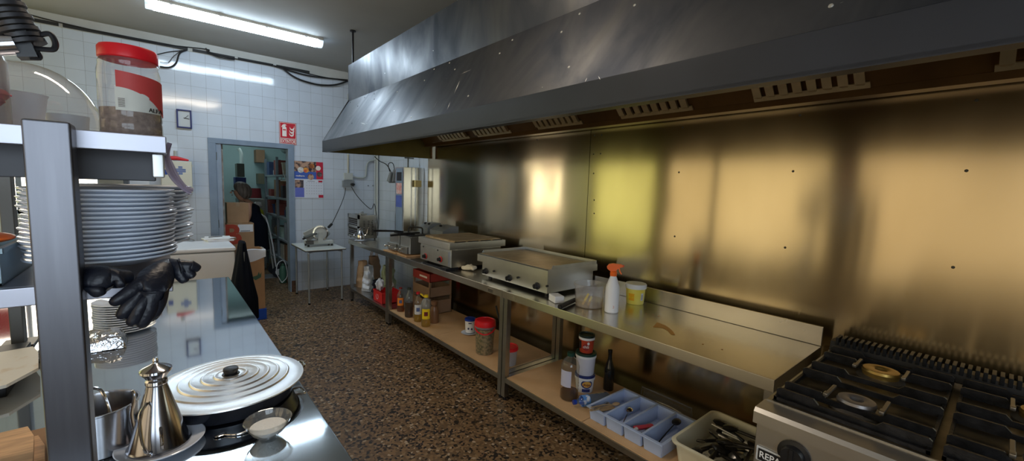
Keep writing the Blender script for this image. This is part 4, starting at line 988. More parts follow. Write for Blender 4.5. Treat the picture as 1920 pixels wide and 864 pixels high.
b = MB(); b.lathe([(0,0),(.053,0),(.056,.004),(.063,.108),(0,.108)], c, 40); b.build('tub_body', mat('tub_yellow', (.88,.70,.05), .4, col2=(.95,.85,.25), vscale=6), t)
b = MB(); b.lathe([(.0645,.104),(.069,.106),(.070,.130),(.066,.136),(.030,.135),(0,.135)], c, 44); b.build('lid', white, t)
def wrap(t, c, r, a0, a1, z0, z1, M, nm, n=12, r1=None):
    r1 = r1 or r; b = MB(); b.grid(lambda u, v: (c.x+(r+(r1-r)*v)*math.cos(a0+(a1-a0)*u), c.y+(r+(r1-r)*v)*math.sin(a0+(a1-a0)*u), c.z+z0+(z1-z0)*v), n, 2); return b.build(nm, M, t)
av = math.atan2(-c.y, -c.x)
wrap(t, c, .0598, av+.62, av+.95, .03, .08, whitep, 'barcode_patch', r1=.0622)
wrap(t, c, .0594, av-.75, av-.10, .028, .075, mat('tub_orange', (.90,.45,.02), .4), 'orange_print', r1=.0618)
for k in range(5): wrap(t, c, .0602, av+.66+.05*k, av+.68+.05*k, .035, .070, greyp, 'barcode_bar', 2, r1=.0624)
a = av-.42; rr = Vector((math.cos(a), math.sin(a), 0)); text('tub_lettering', 'ali oli', yellow, c+rr*.0635+Vector((0,0,.052)), (-rr.y, rr.x, 0), (0,0,1), .018, t, bold=.02)
p = px(1042, 566, 2, TZ); b = MB(); b.box((p.x+.01,p.y+.005,TZ+.0245), (.070,.098,.046), rot=(0,0,-.35), bev=.006, seg=3)
tag(b.build('sponge_block', mat('sponge_white', (.82,.83,.84), .8, bump=.1, bscale=200)), 'white block-shaped sponge at the table edge beside the griddle', 'sponge')
b = MB(); p0 = px(1050, 575, 2, TZ+.019); p1 = px(1078, 562, 2, TZ+.019); b.tube([p0, p1], [.0165,.0145], 16, smooth=False); b.cyl(p0+(p0-p1).normalized()*.004, .012, .010, seg=14, rot=(PI/2,0,math.atan2((p1-p0).y,(p1-p0).x)-PI/2))
b.tube([p1, p1+(p1-p0)*.12], .005, 10, smooth=False)
tag(b.build('knife_sharpener', black), 'black cylindrical tool between the sponge and the clear tub', 'tool handle')
# crumpled cloth between the griddles
p = px(874, 508, 2, TZ)
skn = lambda *a: a
V = [(p.x+.02,p.y+.0,TZ+.028,.024),(p.x+.0,p.y+.05,TZ+.022,.020),(p.x+.05,p.y-.03,TZ+.035,.020),(p.x+.03,p.y-.06,TZ+.022,.018),(p.x+.07,p.y+.02,TZ+.03,.022),(p.x+.06,p.y+.02,TZ+.055,.016),(p.x+.02,p.y+.085,TZ+.018,.014),(p.x+.085,p.y-.045,TZ+.03,.015),(p.x+.015,p.y+.02,TZ+.05,.016)]
o = skin('crumpled_cloth', V, [(0,1),(0,2),(2,3),(0,4),(4,5),(1,6),(2,7),(0,8)], mat('cloth_cream', (.80,.72,.55), .9, bump=.5, bscale=40), None, 2)
tag(o, 'crumpled cream cloth on the table between the two griddles', 'cloth')
b = MB(); b.ball((p.x-.005,p.y+.13,TZ+.0135), (.022,.016,.012), 14, dis=.2); tag(b.build('onion_scrap', mat('brown_scrap', (.25,.10,.06), .6)), 'small brown scrap of food beside the cream cloth', 'food scrap')
# toaster oven on the far table
tx0, tx1, ty0, ty1, tz0, tz1 = 1.955, 2.20, 5.44, 5.86, TZ+.02, 1.165
t = thing('toaster_oven', 'two-deck stainless toaster oven at the far end of the tables', 'toaster oven', ((tx0+tx1)/2, (ty0+ty1)/2, TZ))
b = MB(); b.bb(tx0+.012, tx1, ty0, ty1, tz0, tz1, bev=.004); b.build('casing', mat('toaster_steel', (.50,.50,.50), .25, 1, var=.08, vscale=10), t)
b = MB()
for z0, z1 in ((tz0, tz0+.03), (tz0+.135, tz0+.165), (tz1-.05, tz1)): b.bb(tx0, tx0+.014, ty0, ty1, z0, z1)
b.bb(tx0, tx0+.014, ty0, ty0+.05, tz0, tz1); b.bb(tx0, tx0+.014, ty1-.03, ty1, tz0, tz1); b.build('front_frame', steel_m, t)
for z0, z1 in ((tz0+.03, tz0+.135), (tz0+.165, tz1-.05)):
    b = MB(); b.bb(tx0+.004, tx0+.0115, ty0+.05, ty1-.03, z0, z1); b.build('oven_slot', mat('slot_dark', (.02,.018,.018), .6), t)
    b = MB()
    for yy in (0,): b.tube([(tx0-.004, ty0+.05, z0+.02), (tx0-.004, ty1-.03, z0+.02)], .004, 6)
    for zz in (z0+.045, z0+.07): b.tube([(tx0+.001, ty0+.05, zz), (tx0+.001, ty1-.03, zz)], .002, 6)
    b.build('wire_rack', chrome, t)
b = MB()
for xx in (tx0+.06, tx0+.12, tx0+.17):
    for k in range(9): b.bb(xx, xx+.022, ty0-.0015, ty0-.0003, tz0+.05+k*.022, tz0+.058+k*.022)
tag(b.build('vent_slots', black, t))
b = MB(); b.tube([(tx0+.04,ty0+.06,tz1),(tx0+.05,ty0+.07,tz1+.03),(tx0+.11,ty0+.16,tz1+.034),(tx0+.13,ty0+.20,tz1)], .008, 8); b.bb(tx0+.03,tx0+.15,ty0+.1,ty0+.22,tz1+.0,tz1+.012,bev=.003); b.build('carry_handle', steel_m, t)
for xx in (tx0+.03, tx1-.02):
    for yy in (ty0+.03, ty1-.03): b = MB(); b.cyl((xx,yy,TZ+.0105), .010, .019, seg=10); b.build('foot', black, t)
c = px(677, 452, 2, TZ); c = Vector((c.x+.005, c.y+.03, TZ+.001))
b = MB(); b.lathe([(0,.003),(.05,.003),(.075,.012),(.077,.011),(.05,0),(0,0)], c, 32); tag(b.build('saucer', china), 'white saucer under the small steel oil pot on the far table', 'saucer')
def oilpot(c):
    t = thing('oil_pot', 'small steel oil pot with a long thin spout on the far table', 'oil pot', c)
    b = MB(); b.lathe([(0,0),(.050,0),(.052,.004),(.052,.075),(.048,.082),(.024,.125),(.020,.130),(.020,.145),(.024,.148),(.018,.160),(.005,.166),(.005,.176),(0,.178)], c, 32); b.build('pot_body', chrome, t)
    b = MB(); b.tube([c+Vector((.045,-.01,.06)), c+Vector((.075,-.015,.09)), c+Vector((.085,-.018,.14)), c+Vector((.105,-.02,.175))], [.007,.006,.004,.003], 8); b.build('spout', chrome, t)
    b = MB(); b.tube([c+Vector((-.045,.0,.10)), c+Vector((-.075,.0,.095)), c+Vector((-.085,.0,.06)), c+Vector((-.05,.0,.03))], .0035, 8); b.build('handle', chrome, t)
oilpot(Vector((c.x, c.y, TZ+.0045)))

# ------------------------------------------------------------------ slicer table and slicer
t = thing('side_table', 'low white-topped tube-leg table carrying the meat slicer', 'table', (1.6, 5.98, 0))
b = MB(); b.bb(1.36, 1.862, 5.65, 6.40, .700, .716, bev=.006); b.build('table_top', mat('laminate_white', (.62,.66,.64), .22), t)
b = MB(); b.bb(1.358, 1.864, 5.648, 6.402, .694, .6995); b.build('dark_edge', black, t)
tube_m = mat('tube_grey', (.34,.36,.38), .35, .5)
for (x, y) in ((1.41,5.70),(1.82,5.70),(1.41,6.35),(1.82,6.35)):
    b = MB(); b.tube([(x+(.04 if x < 1.6 else -.04),y,.685),(x,y,.670),(x,y,.60),(x,y,.30),(x,y,.02)], .0125, 10); lg = b.build('leg', tube_m, t)
    b = MB(); b.cyl((x,y,.010), .015, .020, seg=10); b.build('foot', black, lg)
b = MB(); b.tube([(1.45,5.72,.684),(1.78,5.72,.684)], .010, 8, smooth=False); b.tube([(1.45,6.33,.684),(1.78,6.33,.684)], .010, 8, smooth=False); b.build('rail', tube_m, t)
sx, sy, sz = 1.60, 6.02, .7165
t = thing('meat_slicer', 'grey cast meat slicer with a round blade guard on the side table', 'meat slicer', (sx, sy, sz))
cast = mat('cast_grey', (.50,.53,.52), .35, .2, var=.06)
b = MB(); b.box((sx+.02,sy,sz+.055), (.34,.20,.055), bev=.018, seg=3); b.build('base', cast, t)
for dx in (-.13,.17):
    for dy in (-.07,.07): b = MB(); b.cyl((sx+dx,sy+dy,sz+.014), .014, .028, seg=12); b.build('foot', black, t)
b = MB(); b.lathe([(0,-.012),(.095,-.012),(.105,-.004),(.105,.006),(.095,.016),(.05,.020),(0,.022)], (sx+.03,sy-.03,sz+.175), 36, rot=(PI/2-.15,0,.12)); b.build('blade_guard', mat('guard_grey', (.58,.60,.59), .3, .3), t)
b = MB(); b.lathe([(.085,0),(.103,.0),(.103,.003),(.085,.003)], (sx+.027,sy-.058,sz+.175), 36, rot=(PI/2-.15,0,.12)); b.build('blade', steel_p, t)
b = MB(); b.box((sx-.085,sy-.04,sz+.165), (.17,.02,.14), rot=(.1,-.45,.1), bev=.006); b.build('thickness_plate', cast, t)
b = MB(); b.box((sx-.11,sy-.09,sz+.155), (.15,.11,.018), rot=(0,-.35,.1), bev=.005); b.build('meat_carriage', mat('carriage_dark', (.12,.13,.13), .35, .4), t)
b = MB(); b.prism([(sx-.02,sz+.06),(sx+.05,sz+.06),(sx+.03,sz+.19),(sx-.01,sz+.19)], 'y', sy-.115, sy-.095); b.build('arm', cast, t)
b = MB(); b.box((sx-.12,sy-.10,sz+.062), (.09,.05,.05), bev=.006); b.build('control_box', mat('dark_knob_box', (.09,.09,.09), .4), t)
b = MB(); b.ball((sx+.10,sy+.03,sz+.16), (.075,.06,.05), 20); b.build('motor_housing', cast, t)
b = MB(); b.tube([(sx-.17,sy-.11,sz+.13),(sx-.19,sy-.115,sz+.12),(sx-.21,sy-.12,sz+.115)], .012, 10); b.build('pusher_handle', black, t)
# ------------------------------------------------------------------ wiring on the back wall
def wl(u, v, d=.02): return px(u, v, 1, YB-d)
q0 = wl(643,338); q1 = wl(663,350)
t = thing('socket_strip', 'dark grey double socket box low on the back wall with two plugs', 'socket', ((q0.x+q1.x)/2, YB, q1.z))
b = MB(); b.bb(q0.x-.01, q1.x, YB-.055, YB-.001, q1.z, q0.z, bev=.006); b.build('socket_body', greyp, t)
b = MB(); b.ball((q1.x-.03, YB-.07, (q0.z+q1.z)/2-.01), (.035,.03,.022), 14); b.build('black_plug', black, t)
q0 = wl(645,324); q1 = wl(661,338)
b = MB(); b.bb(q0.x, q1.x, YB-.045, YB-.001, q1.z+.005, q0.z, bev=.005); tag(b.build('junction_box', mat('box_pale', (.48,.50,.49), .5)), 'pale square junction box above the grey sockets', 'junction box')
b = MB(); q = wl(653,292); b.cyl((q.x, YB-.012, (q.z+q0.z)/2), .011, q.z-q0.z+.0, seg=10); b.ball((q.x,YB-.012,q.z+.01),(.018,.014,.018),10); tag(b.build('conduit', mat('conduit_cream', (.48,.45,.36), .6)), 'short cream conduit rising from the pale junction box', 'conduit')
pipe_m = mat('pipe_pale', (.42,.45,.44), .5)
b = MB(); b.tube([wl(661,331),wl(670,333),wl(682,333),wl(686,328),wl(687,315),wl(690,305),wl(697,301),wl(716,298),wl(740,297)], .011, 10)
tag(b.build('water_pipe', pipe_m), 'painted pipe bending up and across the tiles below the hood end', 'pipe')
b = MB(); b.tube([(XR-.03,YB-.03,.9),(XR-.03,YB-.03,2.6)], .016, 10, smooth=False); b.tube([(XR-.06,YB-.02,.9),(XR-.06,YB-.02,2.6)], .009, 8, smooth=False); tag(b.build('corner_pipe', mat('pipe_white', (.60,.63,.62), .5)), 'pale twin pipes running up the tiled corner', 'pipe')
blk = mat('cable_black', (.012,.012,.014), .5)
b = MB(); b.tube([wl(648,352,.05),wl(646,365,.06),wl(640,382,.12),wl(630,404,.25),wl(622,420,.38)], .005, 7); b.tube([wl(622,420,.38), wl(616,426,.42)], .018, 12, smooth=False)
tag(b.build('slicer_cable', blk), 'black power cable looping from the sockets down to the meat slicer', 'cable')
b = MB(); b.tube([wl(659,350,.07),wl(668,365,.09),wl(683,382,.1),wl(696,392,.14),(tx1+.03,5.60,1.30),(tx1+.035,5.50,1.0),(tx1+.03,5.50,.88)], .005, 7)
tag(b.build('toaster_cable', blk), 'black power cable from the sockets down behind the toaster oven', 'cable')
b = MB(); 
for (u, v) in ((691,348),(700,348),(725,350)): q = wl(u, v); b.lathe([(.004,0),(.010,.006),(0,.012)], (q.x, YB-.001, q.z), 8, rot=(PI/2,0,0))
for nm, uv in (('wall_hook', (691,348)), ('wall_hook', (700,348))):
    q = wl(*uv); bb_ = MB(); bb_.cyl((q.x,YB-.012,q.z), .009, .022, seg=8, rot=(PI/2,0,0)); tag(bb_.build(nm, greyp), 'small grey screw hook on the tiles below the hood end, %s one' % ('left' if uv[0] == 691 else 'right'), 'hook')
b.bm.free()
# hanging grey plug pair with cable loop
q = Vector((2.42, 5.9, 1.66))
t = thing('hanging_sockets', 'pair of grey hanging sockets on black looped cable beside the tall steel cabinet', 'socket', q)
def hw(u, v): return px(u, v, 1, 5.6)
for k, (u, v, u2, v2) in enumerate(((733,322,729,340),(740,318,736,341))):
    b = MB(); b.tube([hw(u,v), hw(u2,v2)], [.020,.032,.030], 12, smooth=False); b.build('grey_plug', mat('plug_grey', (.20,.21,.21), .5), t)
b = MB(); b.tube([hw(702,293),hw(712,302),hw(724,308),hw(731,318),hw(733,324)], .0055, 7); b.tube([hw(731,322),hw(728,310),hw(731,305),hw(737,307),hw(740,320)], .0055, 7); b.tube([hw(740,320),hw(743,325),(XR-.01,5.75,1.72)], .0055, 7); b.build('black_cable', blk, t)
b = MB(); b.bb(2.44, XR-.001, 5.60, 5.63, 1.60, 1.63); b.build('wall_bracket', greyp, t)
q = px(782, 344, 1, 4.98)
b = MB(); b.bb(q.x-.045, q.x+.04, 4.93, 4.985, q.z-.045, q.z+.04, bev=.006); b.cyl((q.x, 4.925, q.z), .012, .01, seg=12, rot=(PI/2,0,0)); tag(b.build('junction_box', mat('box_yellowed', (.62,.50,.22), .5)), 'yellowed plastic junction box on the front of the tall steel cabinet', 'junction box')
b = MB(); b.tube([(2.50,5.15,1.81),(2.50,5.15,2.10)], .010, 8, smooth=False); b.tube([(2.45,5.15,1.93),(2.58,5.15,1.93)], .008, 8, smooth=False); tag(b.build('gas_valve_pipe', lidgreen), 'thin dark pipe with a cross valve above the tall steel cabinet', 'pipe')
b = MB(); b.tube([px(930,573,0,2.3),px(934,590,0,2.3),px(940,608,0,2.3),px(944,612,0,2.3)], .009, 8); tag(b.build('gas_hose', blk), 'black gas hose hanging under the middle table top', 'hose')

# cable trunking under the ceiling
def tw(u, v, d=.012): return px(u, v, 1, YB-d)
segs = [((0,22),(110,47)),((118,49),(352,94)),((361,96),(440,109)),((446,111),(512,124)),((518,125),(580,139))]
for k, (a_, b_) in enumerate(segs):
    p, q = tw(*a_), tw(*b_); b = MB(); b.bb(p.x, q.x, YB-.028, YB-.0125, 3.090, 3.122); 
    tag(b.build('cable_trough', mat('trough_black', (.015,.015,.016), .6)), 'black open cable trough high on the back wall, %s' % ['leftmost length','long length behind the spice jar lid','length over the clock','length over the doorway','length nearest the hood'][k], 'cable trough', 'cable troughs under the ceiling')
for k, pts in enumerate((
    [(0,10),(80,34),(200,62),(300,82),(386,92),(392,97),(420,106),(520,124),(600,143),(652,152)],
    [(512,123),(545,133),(580,142),(620,147),(652,150)],
    [(530,128),(548,142),(570,152),(600,159),(628,159),(652,152)],
    [(386,90),(392,99),(410,107),(440,112)])):
    b = MB(); b.tube([tw(u, v, .034+.006*k) for u, v in pts], [.006,.010,.012,.007][k], 7)
    tag(b.build('black_cable', blk), ['thin black cable running the whole length under the ceiling','thick black cable bundle leading to the hood corner','black cable sagging in a bow left of the hood','short black cable dropping into the trough above the clock'][k], 'cable', 'cables high on the back wall')
for k, pts in enumerate(([(295,102),(318,97),(350,94)], [(300,125),(318,126),(330,118),(337,100),(350,94)], [(300,116),(315,117),(325,106),(338,96)])):
    b = MB(); b.tube([tw(u, v, .03+.004*k) for u, v in pts], [.005,.009,.0035][k], 7)
    tag(b.build('cable_loop', blk), ['upper black cable loop behind the spice jar','lower thick black cable loop behind the spice jar','thin black cable loop between two thicker ones behind the spice jar'][k], 'cable', 'cable loops behind the jar')
b = MB(); p = tw(652, 160); b.tube([(p.x, YB-.02, 2.9),(p.x, YB-.02, 2.45)], .008, 8, smooth=False); tag(b.build('thin_pipe', pipe_m), 'thin vertical pipe on the tiles just left of the hood', 'pipe')

# ------------------------------------------------------------------ on the back wall
def wbox(name, u0, v0, u1, v1, d, M, parent=None, pad=0, dy=0, bev=0):
    p, q = px(u0, v0, 1, YB), px(u1, v1, 1, YB)
    b = MB(); b.bb(p.x-pad, q.x+pad, YB-d-dy, YB-.0005-dy, q.z-pad, p.z+pad, bev=bev); return b.build(name, M, parent)
# clock
c0, c1 = px(331, 205, 1, YB), px(359, 241, 1, YB); cx, cz = (c0.x+c1.x)/2, (c0.z+c1.z)/2; hw_, hh = (c1.x-c0.x)/2-.003, (c0.z-c1.z)/2-.004
t = thing('wall_clock', 'small square wall clock with a dark blue frame, left of the doorway', 'clock', (cx, YB, cz-hh))
b = MB()
for s in (-1, 1): b.bb(cx+s*hw_-.008, cx+s*hw_+.008, YB-.03, YB-.001, cz-hh-.008, cz+hh+.008, bev=.002); b.bb(cx-hw_, cx+hw_, YB-.03, YB-.001, cz+s*hh-.008, cz+s*hh+.008, bev=.002)
b.build('frame', darkblue, t)
b = MB(); b.bb(cx-hw_, cx+hw_, YB-.015, YB-.001, cz-hh, cz+hh); b.build('dial', mat('dial_grey', (.50,.53,.55), .4), t)
b = MB(); b.box((cx+.022, YB-.018, cz+.008), (.055,.002,.008), rot=(0,.15,0)); b.build('hour_hand', black, t)
b = MB(); b.box((cx+.022, YB-.020, cz+.026), (.062,.002,.005), rot=(0,-.85,0)); b.build('minute_hand', black, t)
# EXTINTOR sign
c0, c1 = px(523, 227, 1, YB), px(556, 272, 1, YB); x0, x1 = c0.x, c1.x; z1, z0 = px(523,227,1,YB).z-.005, px(540,271,1,YB).z
t = thing('fire_sign', 'red fire extinguisher sign reading EXTINTOR above the doorway corner', 'sign', ((x0+x1)/2, YB, z0))
w = x1-x0; h = z1-z0
b = MB(); b.bb(x0, x1, YB-.004, YB-.0005, z0, z1); b.build('sign_plate', mat('sign_edge', (.36,.08,.09), .4), t)
signred = mat('sign_red', (.50,.015,.03), .4); signw = mat('sign_white', (.80,.74,.70), .5)
def srect(nm, a, b_, c, d, M, k): q = MB(); q.bb(x0+w*a, x0+w*b_, YB-.004-.0006*k, YB-.004, z0+h*c, z0+h*d); return q.build(nm, M, t, smooth=False)
srect('white_border', .03,.97,.27,.98, signw, 1); srect('red_field', .055,.945,.285,.965, signred, 2); srect('white_border', .03,.97,.03,.25, signw, 1); srect('red_field', .055,.945,.045,.235, signred, 2)
def spoly(nm, poly, M, k): q = MB(); q.prism([(x0+w*a, z0+h*c) for a, c in poly], 'y', YB-.004-.0006*k, YB-.004); return q.build(nm, M, t, smooth=False)
spoly('extinguisher_symbol', [(.17,.36),(.42,.36),(.42,.74),(.39,.79),(.35,.81),(.36,.86),(.42,.85),(.42,.88),(.34,.91),(.27,.91),(.18,.86),(.14,.80),(.13,.77),(.17,.76),(.20,.81),(.22,.80),(.18,.76)], signw, 3)
srect('symbol_band', .21,.39,.63,.68, signred, 4)
for k, (a, c) in enumerate(((.60,.82),(.58,.68),(.56,.55))):
    spoly('flame_symbol', [(a,c),(a+.07,c-.09),(a+.17,c-.10),(a+.25,c-.03),(a+.27,c+.06),(a+.29,c-.05),(a+.26,c-.14),(a+.17,c-.18),(a+.09,c-.16),(a+.02,c-.10)], signw, 3)
text('sign_letters', 'EXTINTOR', signw, ((x0+x1)/2, YB-.0056, z0+h*.135), (1,0,0), (0,0,1), h*.20, t, xs=.62, bold=.02)
# calendar
c0, c1 = px(551, 301, 1, YB), px(606, 371, 1, YB); x0, x1 = c0.x, c1.x; z1 = px(551,301,1,YB).z; z0 = px(578,371,1,YB).z; w = x1-x0; h = z1-z0
t = thing('wall_calendar', 'wall calendar with food photos, red and blue, beside the doorway', 'calendar', ((x0+x1)/2, YB, z0))
b = MB(); b.bb(x0, x1, YB-.006, YB-.0005, z0, z1); b.build('sheets', mat('paper_cool', (.62,.66,.76), .6), t, smooth=False)
cblue = mat('cal_blue', (.05,.11,.42), .5); cred = mat('cal_red', (.50,.02,.05), .5)
def crect(nm, a, b_, c, d, M, k=1): q = MB(); q.bb(x0+w*a, x0+w*b_, YB-.006-.0006*k, YB-.006, z0+h*c, z0+h*d); return q.build(nm, M, t, smooth=False)
def cell(nm, ca, cb, s): return mat(nm, ca, .6, col2=cb, vscale=s, sharp=(.42,.55))
crect('photo_ground', 0,1,.52,1, cblue); crect('red_field', .76,1,.52,1, cred, 2); crect('table_photo', 0,.76,.72,1, cell('food_a',(.03,.02,.03),(.45,.28,.20),16), 2)
def cdisc(nm, a, c, r, M, k): q = MB(); q.cyl((x0+w*a, YB-.006-.0003*k, z0+h*c), r, .0006*k, seg=22, rot=(PI/2,0,0)); return q.build(nm, M, t)
cdisc('white_badge', .83,.83,.034, signw, 4); cdisc('food_bowl', .22,.76,.040, cell('food_b',(.42,.42,.45),(.7,.68,.66),20), 3); cdisc('food_bowl', .40,.76,.036, cell('food_c',(.6,.10,.05),(.75,.35,.05),22), 3); cdisc('food_bowl', .56,.58,.042, cell('food_d',(.5,.35,.25),(.2,.06,.03),24), 3); cdisc('food_bowl', .87,.66,.036, cell('food_e',(.3,.25,.25),(.08,.06,.06),20), 3); cdisc('food_bowl', .60,.88,.036, cell('food_f',(.5,.20,.05),(.25,.08,.03),20), 3)
text('calendar_name', 'mediterra', signw, (x0+w*.20, YB-.0085, z0+h*.60), (1,0,0), (0,0,1), .030, t, xs=.95, bold=.02)
crect('small_photo', .02,.31,.28,.49, cell('food_g',(.4,.25,.18),(.05,.04,.05),18)); crect('blue_panel', .02,.33,.02,.28, mat('cal_blue2', (.12,.15,.50), .5)); crect('red_corner', .83,1,.01,.09, cred); crect('red_corner', .83,.97,.44,.49, cred)
for r_ in range(5):
    b = MB()
    for k in range(7): b.bb(x0+w*(.42+.085*k)-.006, x0+w*(.42+.085*k)+.006, YB-.0068, YB-.006, z0+h*(.42-.075*r_)-.004, z0+h*(.42-.075*r_)+.004)
    tag(b.build('date_row', mat('date_grey', (.35,.36,.42), .7), t, smooth=False), kind='stuff')
crect('month_line', .44,.70,.455,.475, mat('date_grey', (.35,.36,.42), .7))
# first-aid box with a red bag on top
c0, c1 = px(300, 299, 1, YB-.12), px(362, 361, 1, YB-.12); x0, x1 = c0.x, c1.x; z1, z0 = c0.z-.005, c1.z
t = thing('first_aid_box', 'cream metal first-aid cabinet with a blue cross on the back wall', 'first-aid box', ((x0+x1)/2, YB-.06, z0))
b = MB(); b.bb(x0, x1, YB-.12, YB-.001, z0, z1, bev=.006); b.build('cabinet_body', mat('aid_cream', (.62,.61,.52), .4), t)
b = MB(); b.bb(x0+.006, x1-.006, YB-.127, YB-.1205, z0+.006, z1-.006, bev=.002); b.build('door', mat('aid_door', (.64,.63,.54), .35), t)
ax, az = x0+(x1-x0)*.62, z0+(z1-z0)*.70
for k in range(7):
    wd = .05 if k in (2,3,4) else .02
    b = MB(); b.bb(ax-wd, ax+wd, YB-.1285, YB-.127, az-.048+k*.0145, az-.038+k*.0145); b.build('blue_cross_bar', mat('cross_blue', (.04,.12,.38), .5), t, smooth=False)
b = MB(); b.bb(x0+.015, x0+.060, YB-.132, YB-.1272, az-.055, az+.005, bev=.004); b.build('blue_lock', mat('lock_blue', (.02,.06,.30), .4), t)
for zz in (z0+.05, z1-.05): b = MB(); b.cyl((x1+.006, YB-.11, zz), .006, .03, seg=8); b.build('hinge', lgrey, t)
V = [(x0+.08,YB-.08,z1+.030,.026),(x0+.15,YB-.08,z1+.034,.026),(x0+.22,YB-.08,z1+.022,.018),(x0+.27,YB-.08,z1+.014,.010)]
tag(skin('red_bag', V, [(0,1),(1,2),(2,3)], mat('red_film', (.62,.02,.03), .35, bump=.4, bscale=30)), 'red plastic bag lying on top of the first-aid cabinet', 'bag')
b = MB(); b.cyl((x0+.145, YB-.05, z1+.085), .018, .07, seg=14); tag(b.build('white_pipe_stub', pipe_m), 'short pale pipe stub above the red bag on the tiles', 'pipe')
# poster of small figures
c0, c1 = px(238, 300, 1, YB), px(281, 358, 1, YB-.003)
t = thing('food_poster', 'white poster with rows of small figures beside the first-aid cabinet', 'poster', ((c0.x+c1.x)/2, YB, 1.28))
b = MB(); b.bb(c0.x, c1.x, YB-.004, YB-.0005, 1.28, 1.80); b.build('poster_sheet', whitep, t, smooth=False)
for r_ in range(5):
    for k in range(3):
        b = MB(); xx = c0.x+(c1.x-c0.x)*(.17+.33*k); zz = 1.74-.095*r_
        b.ball((xx, YB-.005, zz), (.009,.002,.020), 10); b.build('small_figure', mat(['fig_brown','fig_orange','fig_grey'][(r_+k) % 3], [(.30,.16,.08),(.60,.22,.06),(.25,.25,.27)][(r_+k) % 3], .6), t)
b = MB(); b.bb(c1.x+.003, c1.x+.055, YB-.02, YB-.001, 1.66, 1.80); tag(b.build('wooden_block', card2), 'small brown block on the tiles beside the poster of figures', 'block')

# ------------------------------------------------------------------ freezer, jacket, boxes before the doorway
fz1 = .885; fy0, fy1 = 5.08, 5.72; fx1 = .555
t = thing('chest_freezer', 'white chest freezer under the first-aid cabinet, left of the doorway', 'freezer', (0, 5.4, 0))
b = MB(); b.bb(-.62, fx1, fy0+.01, fy1, .04, fz1-.05, bev=.012); b.build('freezer_body', enamel, t)
b = MB(); b.bb(-.63, fx1+.01, fy0, fy1+.01, fz1-.040, fz1, bev=.014); b.build('lid', enamel, t)
b = MB(); b.bb(-.62, fx1-.002, fy0+.015, fy1-.005, fz1-.05, fz1-.040); b.build('lid_seal', greyp, t)
for x in (-.55, fx1-.06):
    for y in (fy0+.06, fy1-.06): b = MB(); b.cyl((x,y,.02), .025, .04, seg=12); b.build('foot', black, t)
p = px(412, 450, 2, fz1)
for k, (dx, dy, rz, w_, h_, lab) in enumerate(((0,0,.15,.24,.30,'bottom sheaf of papers on the freezer lid'),(.0,.01,-.1,.23,.28,'middle sheaf of papers on the freezer lid'),(.02,.0,.35,.21,.26,'top loose sheet of paper on the freezer lid'))):
    th = (.016,.012,.0015)[k]; zz = fz1+.001+(0,.017,.030)[k]
    b = MB(); b.box((p.x-.02+dx, p.y+dy, zz+th/2), (w_, h_, th), rot=(0,0,rz))
    if k < 2: b.box((p.x-.02+dx, p.y+dy, zz+th-.0006), (w_*1.03, h_*1.02, .0014), rot=(0,0,rz+.02))
    tag(b.build('paper_stack', whitep), lab, 'papers', 'papers on the freezer')
b = MB(); b.tube([(p.x-.10,p.y+.02,fz1+.0365),(p.x+.03,p.y+.06,fz1+.0365)], .004, 6, smooth=False); tag(b.build('black_pen', black), 'black pen lying on the papers on the freezer', 'pen')
q = px(358, 452, 2, fz1); b = MB(); b.tube([(q.x-.03,q.y,fz1+.006),(q.x,q.y+.03,fz1+.02),(q.x+.03,q.y,fz1+.006),(q.x-.02,q.y-.02,fz1+.006)], .0045, 6); tag(b.build('wire_clip', greyp), 'small grey wire clip on the freezer beside the plate stack', 'clip')

# chair with a black jacket over its back
jx, jy = .50, 4.15
t = thing('side_chair', 'chair hidden under a long black jacket at the far end of the counter', 'chair', (jx-.05, jy+.1, 0))
b = MB(); b.bb(jx-.06, jx+.03, jy+.0, jy+.24, .44, .475, bev=.008); b.build('seat', wood, t)
b = MB(); b.bb(jx+.008, jx+.028, jy+.03, jy+.21, .72, .98, bev=.008); b.build('backrest', wood, t)
for xx, yy, hh in ((jx-.045,jy+.02,.44),(jx+.018,jy+.02,.96),(jx-.045,jy+.22,.44),(jx+.018,jy+.22,.96)):
    b = MB(); b.cyl((xx,yy,hh/2), .011, hh, seg=10); b.build('leg', lidgreen, t)
def jk(u, v):
    a = u*2*PI; z = 1.035-.70*v
    w = .022+.085*min(1, v*1.35); d = .12+.05*min(1, v*1.5)
    f = 1+.09*math.sin(5*a+2.2*v)+.06*math.sin(9*a-3*v)
    return (jx+.022-.012*v+math.cos(a)*w*f, jy+.13+math.sin(a)*d*f, z+.02*math.sin(3*a)*v+.03*math.cos(a)*v)
b = MB(); b.grid(jk, 48, 24); b.lathe([(.001,0),(.018,-.003),(.024,-.012)], (jx+.022,jy+.13,1.042), 24, sx=.9, sy=4.8); tag(b.build('black_jacket', cloth_b, ang=180), 'long black jacket hanging over the chair back at the counter end', 'jacket')

